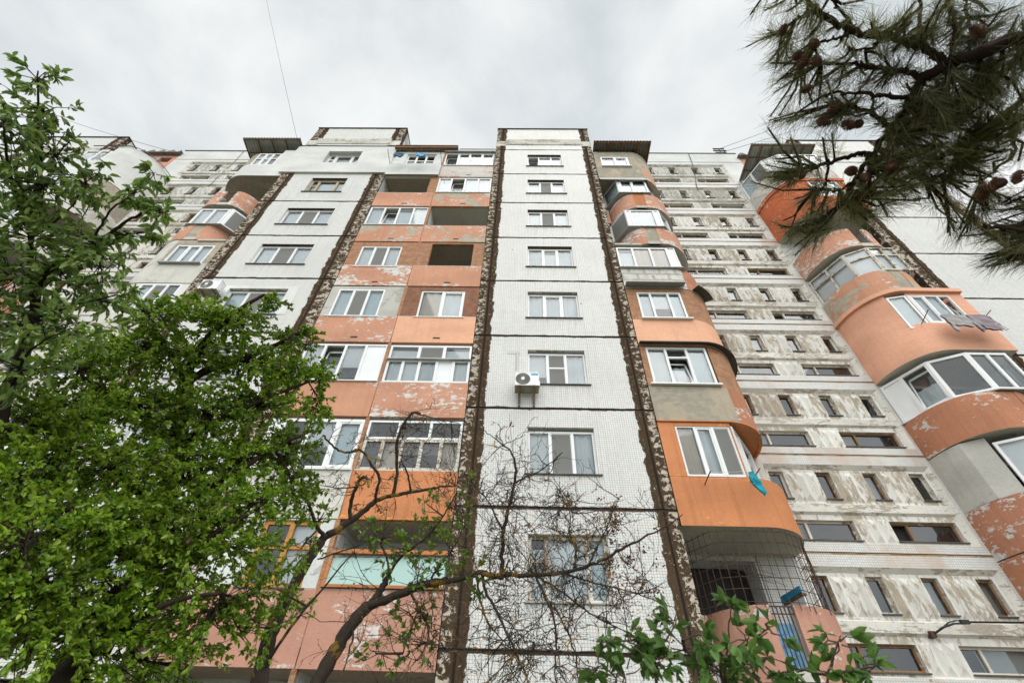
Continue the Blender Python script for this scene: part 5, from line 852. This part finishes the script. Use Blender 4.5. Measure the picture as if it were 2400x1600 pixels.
def smooth_line(pts, rg, n=3, jit=.006):
    """rounds a control line and lets it wander a little"""
    P = [np.array(p) for p in pts]
    for _ in range(2):
        Q = [P[0]]
        for a, b in zip(P[:-1], P[1:]): Q += [a*.75+b*.25, a*.25+b*.75]
        P = Q+[P[-1]]
    return [p+np.array([rg.gauss(0, jit) for _ in range(3)]) for p in P]
def twig_tube(mb, pts, r0, r1, sides=4, m=0): mb.tube([tuple(p) for p in pts], [r0+(r1-r0)*k/(len(pts)-1) for k in range(len(pts))], sides, m, cap=False)

def grow(key, name, label, leafL, leafW, leafm, barkm, per=13, seed=1, droop=.25, group=None, flat=.6, jit=.0028, stemr=.010, spread=.9, foot=None, lenv=.35, whorl=False, trunk_n=1, dens=1.0):
    T = TREES[key]; rg = random.Random(seed); nr = np.random.default_rng(seed)
    foot = foot or T['limbs'][0][2][0]; t = empty(name, (foot[0], foot[1], 0), label, 'shrub' if 'shrub' in name else 'tree', group)
    skel = []
    RS = dict(A=.62, B=.75, C=.62, D=.62, E=.42)[key]
    for i, (r0, r1, pts) in enumerate(T['limbs']):
        q_ = RS if (key != 'A' or i == 0) else .40; r0, r1 = r0*q_, r1*q_*(.6 if key == 'A' and i else 1)
        L = smooth_line(pts, rg, jit=jit if r0 < .05 else jit*.6); mb = MB(); n = len(L); L2 = L
        rad = [(r0+(r1-r0)*k/(n-1))*(1+rg.uniform(-.10, .10)) for k in range(n)]
        if i < trunk_n and pts[0][2] < 3.0 and i == 0: L2 = [np.array([foot[0], foot[1], -.05]), np.array([foot[0]*.5+L[0][0]*.5, foot[1]*.5+L[0][1]*.5, L[0][2]*.5])]+L; rad = [r0*1.35, r0*1.12]+rad
        elif key == 'E' and pts[0][2] < 1.6: L2 = [np.array([pts[0][0], pts[0][1], -.03])]+L; rad = [r0*1.1]+rad
        mb.tube([tuple(p) for p in L2], rad, 9 if r0 > .03 else 6)
        for p, r in zip(L[2:-2], rad[2:-2]):         # knots and stubs
            if r0 > .02 and rg.random() < .13: v = Vector([rg.gauss(0, 1) for _ in range(3)]).normalized(); mb.tube([p, Vector(p)+v*(r*1.25), Vector(p)+v*(r*1.25+rg.uniform(.01, .05))], [r*.5, r*.35, r*.2], 5)
        obj('trunk' if i < trunk_n else 'branch', mb, M[barkm], t, smooth=True)
        skel.append(resample(pts, .06) if i >= trunk_n or len(T['limbs']) < 3 else resample(pts[-2:], .06))
    S = np.concatenate(skel); tw = MB(); B_, D_, U_ = [], [], []
    for (c, rx, ry, rd, n) in T.get('clus', []):
        c = np.array(c); k = np.argmin(((S-c)**2).sum(1)); root = S[k]; dist = np.linalg.norm(c-root); stem = None
        if dist > .04:
            mid = (root+c)/2+nr.normal(0, .05*dist+.01, 3)-np.array([0, 0, .04*dist]); stem = [root, root*.5+mid*.5, mid, mid*.5+c*.5, c]; twig_tube(tw, stem, min(stemr, .005+.012*dist)*1.1, .004)
        for q in range(max(2, int(n*dens))):
            e = nr.normal(0, 1, 3); e = e/np.linalg.norm(e)*nr.uniform(.25, 1)**.5; end = c+CAMX*e[0]*rx+CAMY*e[1]*ry+CAMZ*e[2]*rd
            if stem is not None and nr.random() < .75: f_ = nr.uniform(.35, 1); s0 = root+(c-root)*f_+nr.normal(0, .01, 3); s0 = np.array(stem[min(4, int(f_*4))])
            else: s0 = c+(end-c)*nr.uniform(0, .25)
            ln = np.linalg.norm(end-s0); m1 = s0+(end-s0)*.45+nr.normal(0, .10*ln, 3); m2 = s0+(end-s0)*.75+nr.normal(0, .07*ln, 3); twig_tube(tw, [s0, m1, m2, end], .0032, .0012, 3)
            pl = np.array([s0, m1, m2, end])
            for j in range(per):
                tt = 1-(nr.random()**1.3)*.75 if not whorl else 1-nr.random()**2*.45; x = tt*3; i0 = min(2, int(x)); p = pl[i0]*(1-(x-i0))+pl[i0+1]*(x-i0); td = nrm(pl[i0+1]-pl[i0])
                o_ = nr.normal(0, 1, 3); B_.append(p); D_.append(td*.75+o_*spread*.6+np.array([0, 0, -droop])); U_.append(np.array([0, 0, 1])*flat+nr.normal(0, .45, 3))
    twmat = [M[barkm]]; o = None
    if B_:
        n = len(B_); Ls = nr.uniform(1-lenv, 1+lenv*.6, n)*leafL; V, Fq = leaves_mesh(np.array(B_), np.array(D_), np.array(U_), Ls, Ls*leafW*nr.uniform(.8, 1.15, n))
        nb = len(V); tv = np.array(tw.v).reshape(-1, 3); tf = np.array([f for f in tw.f if len(f) == 4])
        Fq2 = np.concatenate([Fq, tf+nb]); mi = np.concatenate([np.zeros(len(Fq)), np.ones(len(tf))]); mesh_np('crown', np.concatenate([V, tv]), Fq2, [M[leafm], M[barkm]], t, mi)
    if T.get('bare'):
        bw = MB(); tips = []
        def twig(p, d, ln, r, lvl):
            n = 5; pts = [p]; dd = d
            for k in range(n):
                dd = nrm(dd+nr.normal(0, .22, 3)+np.array([0, 0, -.03])); pts.append(pts[-1]+dd*ln/n)
            twig_tube(bw, pts, r, max(.0009, r*.45), 3); tips.append((pts[-1], dd))
            if lvl < 2:
                for k in range(nr.integers(2, 5)):
                    i0 = nr.integers(1, n); twig(pts[i0], nrm(dd*.7+nr.normal(0, .65, 3)), ln*nr.uniform(.35, .65), r*.6, lvl+1)
            for k in range(3):                      # buds
                i0 = nr.integers(1, n+1); b = pts[i0]; twig_tube(bw, [b, b+nr.normal(0, .006, 3)], .0022, .001, 3)
        for (c, r, n) in T['bare']:
            c = np.array(c)
            for k in range(n):
                e = c+CAMX*nr.normal(0, .55)*r+CAMY*nr.normal(0, .55)*r+CAMZ*nr.normal(0, .9)*r; i0 = np.argsort(((S-e)**2).sum(1))[nr.integers(0, 4)]; p = S[i0]; d = e-p; ln = max(.12, min(np.linalg.norm(d)*1.25, .5))
                twig(p, nrm(d+nr.normal(0, .03, 3)), ln, .0038, 0)
        obj('twig_spray', bw, M[barkm], t)
        return t, tips
    return t, []

GRN = dict(cherry=((0.085, 0.165, 0.034), (0.26, 0.355, 0.080)), plum=((0.080, 0.185, 0.014), (0.29, 0.40, 0.034)), young=((0.10, 0.20, 0.022), (0.21, 0.285, 0.050)), shrub=((0.055, 0.135, 0.028), (0.14, 0.245, 0.050)))
for k, (a, b) in GRN.items(): M['leaf_'+k] = leafmat(k+' leaves', a, b, .36 if k != 'cherry' else .32)
M['bark_dark'] = bark('dark cherry bark', (0.018, 0.014, 0.012), (0.055, 0.042, 0.034))
M['bark_plum'] = bark('plum bark', (0.022, 0.017, 0.013), (0.07, 0.052, 0.038))
M['bark_lichen'] = bark('grey bark with ochre lichen', (0.028, 0.022, 0.018), (0.105, 0.082, 0.066), (0.26, 0.155, 0.035), .085)
M['bark_pine'] = bark('pine bark', (0.015, 0.010, 0.008), (0.050, 0.032, 0.024))
M['bark_shrub'] = bark('young bark', (0.05, 0.035, 0.028), (0.13, 0.10, 0.08))
grow('A', 'cherry_tree', 'tall cherry tree with large drooping dark green leaves rising at the left edge', .056, .20, 'leaf_cherry', 'bark_dark', per=10, seed=3, droop=.55, spread=.8, dens=.78)
grow('B', 'plum_tree', 'dense fresh green tree with small leaves covering the lower left of the block', .031, .30, 'leaf_plum', 'bark_plum', per=27, seed=5, droop=.12, spread=1.0, dens=1.3)
grow('D', 'fruit_tree', 'leaning lichen spotted tree with a hooked bare branch before the orange parapet', .033, .28, 'leaf_plum', 'bark_lichen', per=17, seed=8, droop=.12, trunk_n=2, group='half bare fruit trees')
_, tips = grow('C', 'fruit_tree', 'half bare tree whose crooked branch with hanging twigs reaches across the middle tower', .040, .28, 'leaf_young', 'bark_lichen', per=9, seed=11, droop=-.05, group='half bare fruit trees', whorl=True)
# dried blossom heads on the outer twigs
ct = _; nr = np.random.default_rng(4); bb = [];
for p, d in tips:
    q = np.array(p)
    if (q[0] > .55 and nr.random() < .11) or nr.random() < .012:
        for k in range(9): bb.append((q+nr.normal(0, .014, 3), nr.normal(0, 1, 3)))
M['dryflower'] = leafmat('dried blossom', (0.10, 0.045, 0.018), (0.24, 0.12, 0.04), .2, .8)
if bb:
    V, Fq = leaves_mesh(np.array([b[0] for b in bb]), np.array([b[1] for b in bb]), nr.normal(0, 1, (len(bb), 3)), np.full(len(bb), .017), np.full(len(bb), .007)); mesh_np('dried_blossom', V, Fq, [M['dryflower']], ct)
grow('E', 'shrub', 'young shrub with broad glossy leaves in front of the caged balcony', .050, .27, 'leaf_shrub', 'bark_shrub', per=6, seed=14, dens=.8, jit=.0015, droop=.15, spread=.9, whorl=True)

# ---- pine reaching in from the right
T = TREES['F']; nr = np.random.default_rng(21); rg = random.Random(21); l0 = T['limbs'][0][2][0]; tx, ty = l0[0]+3.3, l0[1]+.1
pine = empty('pine_tree', (tx, ty, 0), 'dark pine with long needles and cones hanging into the upper right corner', 'tree')
mb = MB(); mb.tube([(tx, ty, -.05), (tx+.02, ty, 1.5), (tx, ty+.02, 3), (tx+.03, ty, 4.4), (tx, ty, 5.6), (tx+.05, ty, 6.5), (tx+.03, ty+.03, 7.2)], [.19, .165, .14, .115, .08, .045, .012], 12); obj('trunk', mb, M['bark_pine'], pine, smooth=True)
S = []
for r0, r1, pts in T['limbs']:
    r0 *= .62; r1 *= .62
    if math.dist(pts[0], l0) < 2.2 and pts[0][0] > l0[0]-.9 and r0 >= .0095 and pts[0] is not l0 and pts[0][0] > 2.2: pts = [[tx, ty, pts[0][2]-.15]]+pts
    elif pts[0] is l0: pts = [[tx, ty, l0[2]-.1]]+pts
    L = smooth_line(pts, rg, jit=.0035); mb = MB(); n = len(L); mb.tube([tuple(p) for p in L], [(r0+(r1-r0)*k/(n-1))*(1+rg.uniform(-.15, .15)) for k in range(n)], 8 if r0 > .012 else 6)
    for p in L[1:]:
        if rg.random() < .5: v = Vector([rg.gauss(0, 1) for _ in range(3)]).normalized(); mb.tube([p, Vector(p)+v*(r1+.012)], [.007, .003], 4)
    obj('branch', mb, M['bark_pine'], pine, smooth=True); S.append(resample(pts, .05))
ends = [np.array(p[-1]) for _, _, p in T['limbs']]; own = []
for k in range(26):
    z = 3.2+k*.15; a = -1.6+1.9*((k*0.618) % 1)*1.3; ln = max(.5, 2.2-.30*(z-3.4)); e = np.array([tx+ln*math.cos(a), ty+ln*math.sin(a), z+.35]); b = np.array([tx, ty, z]); L = [b, b*.6+e*.4+np.array([0, 0, .10]), e]; mb = MB(); mb.tube([tuple(p) for p in smooth_line(L, rg, jit=.01)], [.028-.0022*j for j in range(len(smooth_line(L, random.Random(1), jit=0)))], 6); obj('branch', mb, M['bark_pine'], pine, smooth=True); S.append(resample(L, .05)); own.append((list(e*.75+b*.25), .40, 14))
T['regs'] += own; S = np.concatenate(S)
shoots = []; tw = MB()
for c, r, n in T['regs']:
    c = np.array(c)
    for k in range(int(n*1.5) if c[0] > 1.52 and c[0] < 4 else int(n*1.15) if c[0] > 1.36 else max(2, int(n*.85))):
        e = nr.normal(0, 1, 3); e = e/np.linalg.norm(e)*nr.uniform(.1, 1)**.6*r; e = c+CAMX*e[0]+CAMY*e[1]+CAMZ*(e[2]*1.6+.05); d2 = ((S-e)**2).sum(1); p = S[np.argsort(d2)[nr.integers(0, 3)]]; ln = np.linalg.norm(e-p)
        if ln < .05: continue
        m1 = p+(e-p)*.5+nr.normal(0, .08*ln, 3)-np.array([0, 0, .06*ln]); twig_tube(tw, [p, p*.5+m1*.5, m1, m1*.5+e*.5, e], .0065, .0035, 4); dd = nrm(e-m1); dd = nrm(dd+np.array([0, 0, .35])); shoots.append((e, dd, min(.20, .08+ln*.5)))
for e in ends: 
    p = S[np.argsort(((S-e)**2).sum(1))[6]]; shoots.append((e, nrm(e-p), .16))
B_, D_, L_ = [], [], []
for e, d, ln in shoots:
    n = int(nr.uniform(34, 62)); t = nr.random(n)**.8; base = e-d*(ln*t)[:, None]*.9+nr.normal(0, .002, (n, 3)); o_ = nr.normal(0, 1, (n, 3)); o_ = nrm(o_-d*(o_@d)[:, None]); ang = np.radians(nr.uniform(18, 62, n)*(0.55+.6*t))
    B_.append(base); D_.append(d*np.cos(ang)[:, None]+o_*np.sin(ang)[:, None]+np.array([0, 0, -.12])); L_.append(nr.uniform(.055, .10, n))
B_ = np.concatenate(B_); D_ = nrm(np.concatenate(D_)); L_ = np.concatenate(L_); n = len(B_); s_ = nrm(np.cross(D_, nr.normal(0, 1, (n, 3))))*.0007; tip = B_+D_*L_[:, None]-np.array([0, 0, .012])*nr.random((n, 1)); mid = B_+D_*L_[:, None]*.55
V = np.stack([B_-s_, B_+s_, mid+s_, mid-s_, tip+s_*.4, tip-s_*.4], 1).reshape(-1, 3); i = np.arange(n)[:, None]*6; Fq = np.stack([i+[0, 1, 2, 3], i+[3, 2, 4, 5]], 1).reshape(-1, 4)
tv = np.array(tw.v).reshape(-1, 3); tf = np.array(tw.f); nb = len(V)
M['needles'] = leafmat('pine needles', (0.070, 0.085, 0.028), (0.22, 0.21, 0.08), .28, .5)
mesh_np('crown', np.concatenate([V, tv]), np.concatenate([Fq, tf+nb]), [M['needles'], M['bark_pine']], pine, np.concatenate([np.zeros(len(Fq)), np.ones(len(tf))]))
M['cone'] = plain('pine cone', (0.14, 0.072, 0.042), 0.85, 0.4, 40)
mb = MB(); a = 0
for k in range(70):
    t_ = k/69; a += 2.39996; r = .026*math.sin(math.pi*min(1, .12+t_*.86))**.7; z = -.034+.068*t_; p = Vector((math.cos(a), math.sin(a), 0)); q = Vector((-p.y, p.x, 0)); c = p*r*.55+Vector((0, 0, z)); o_ = p*(r*1.25)+Vector((0, 0, z+.012)); w = .0085
    mb.poly([c-q*w*.6, c+q*w*.6, o_+q*w, o_-q*w]); mb.poly([o_-q*w, o_+q*w, o_+q*w*.6-Vector((0, 0, .006)), o_-q*w*.6-Vector((0, 0, .006))])
mb.tube([(0, 0, -.036), (0, 0, 0), (0, 0, .034)], [.006, .015, .004], 7)
co = obj('pine_cone', mb, M['cone'], None); first = True
for p in T['cones']:
    k = np.argmin(((S-np.array(p))**2).sum(1)); q = np.array(p); q = S[k]+(q-S[k])*min(1, .07/max(.07, np.linalg.norm(q-S[k])))
    o = co if first else co.copy()
    if not first: COL.objects.link(o)
    first = False; o.parent = pine; o.location = Vector(q)-Vector((tx, ty, 0)); o.rotation_euler = (rg.uniform(0, 6), rg.uniform(-1, 1), rg.uniform(0, 6)); o.scale = [rg.uniform(.5, .7)]*3

# ---------------------------------------------------------------- cables in the air, ground
cable('cable', [(-13.9, 11.9, 29.6), (-24.93, 6.37, 55.8)], .011, 'thin cable rising from the second tower roof into the cloudy sky', .1)
cable('cable', [(12.45, RC+.3, Z(9.86)), (38.9, 18.3, 61.0)], .014, 'upper of the two cables leading from the roof aerial to the pine', .3)
cable('cable', [(12.6, RC+.3, Z(9.70)), (39.9, 19.2, 60.0)], .014, 'lower of the two cables leading from the roof aerial to the pine', .3)
cable('cable', [(-20.6, 12.6, 29.9), (-40.7, 14.9, 43.0)], .014, 'cable over the roof edge behind the far left tower', .2)
cable('cable', [(10.10, RC-.03, 29.6), (9.98, RC-.06, 28.3), (9.75, RC-.05, 26.7), (9.55, RC-.04, 25.7), (9.45, RC-.03, 24.87)], .018, 'loose dark cable hanging down the right stairwell from its roof')
cable('cable', [(-17.42, RC-.03, 29.6), (-17.3, RC-.05, 28.0), (-17.38, RC-.04, 26.2), (-17.36, RC-.03, 24.93)], .012, 'loose thin cable hanging down the left stairwell from its roof')
t = empty('cable_bracket', (9.33, RC+.05, 4.30), 'rusty wall bracket carrying a black cable beside the lowest stairwell windows', 'bracket')
mb = MB(); mb.box(9.27, 9.39, RC-.04, RC+.1, 4.24, 4.36); obj('plate', mb, M['rust'], t)
mb = MB(); mb.tube([(9.36, RC-.03, 4.31), (9.5, RC-.2, 4.40), (9.72, RC-.28, 4.46), (9.95, RC-.3, 4.46)], .022, 6); mb.tube([(9.5, RC-.2, 4.40), (9.62, RC-.25, 4.48), (9.8, RC-.28, 4.52), (9.92, RC-.3, 4.50)], .014, 6); mb.box(9.86, 10.05, RC-.33, RC-.27, 4.45, 4.53); obj('arm', mb, M['wire'], t)
cable('cable', [(9.98, RC-.3, 4.49), (11.4, RC-.25, 4.52), (13.6, RC-.1, 4.70), (17.0, 11.0, 5.2)], .022, 'thick black cable running right from the wall bracket')
g = MB(); g.quadZ(-400, 400, -400, 400, 0); m_ = MAT('grass and soil', 0.95, 0.1); m_.base(m_.mix(m_.ss(m_.noise(0.35, 8), .4, .6), (0.055, 0.085, 0.022), (0.17, 0.14, 0.10))); tag(obj('ground', g, m_.m), 'grass and bare soil in front of the block', None, None, 'structure')
g = MB(); g.quadZ(-40, 40, -7, -1.2, .004); tag(obj('pavement', g, plain('pavement', (0.24, 0.235, 0.225), .9, .15, 2)), 'grey pavement along the yard', None, None, 'structure')
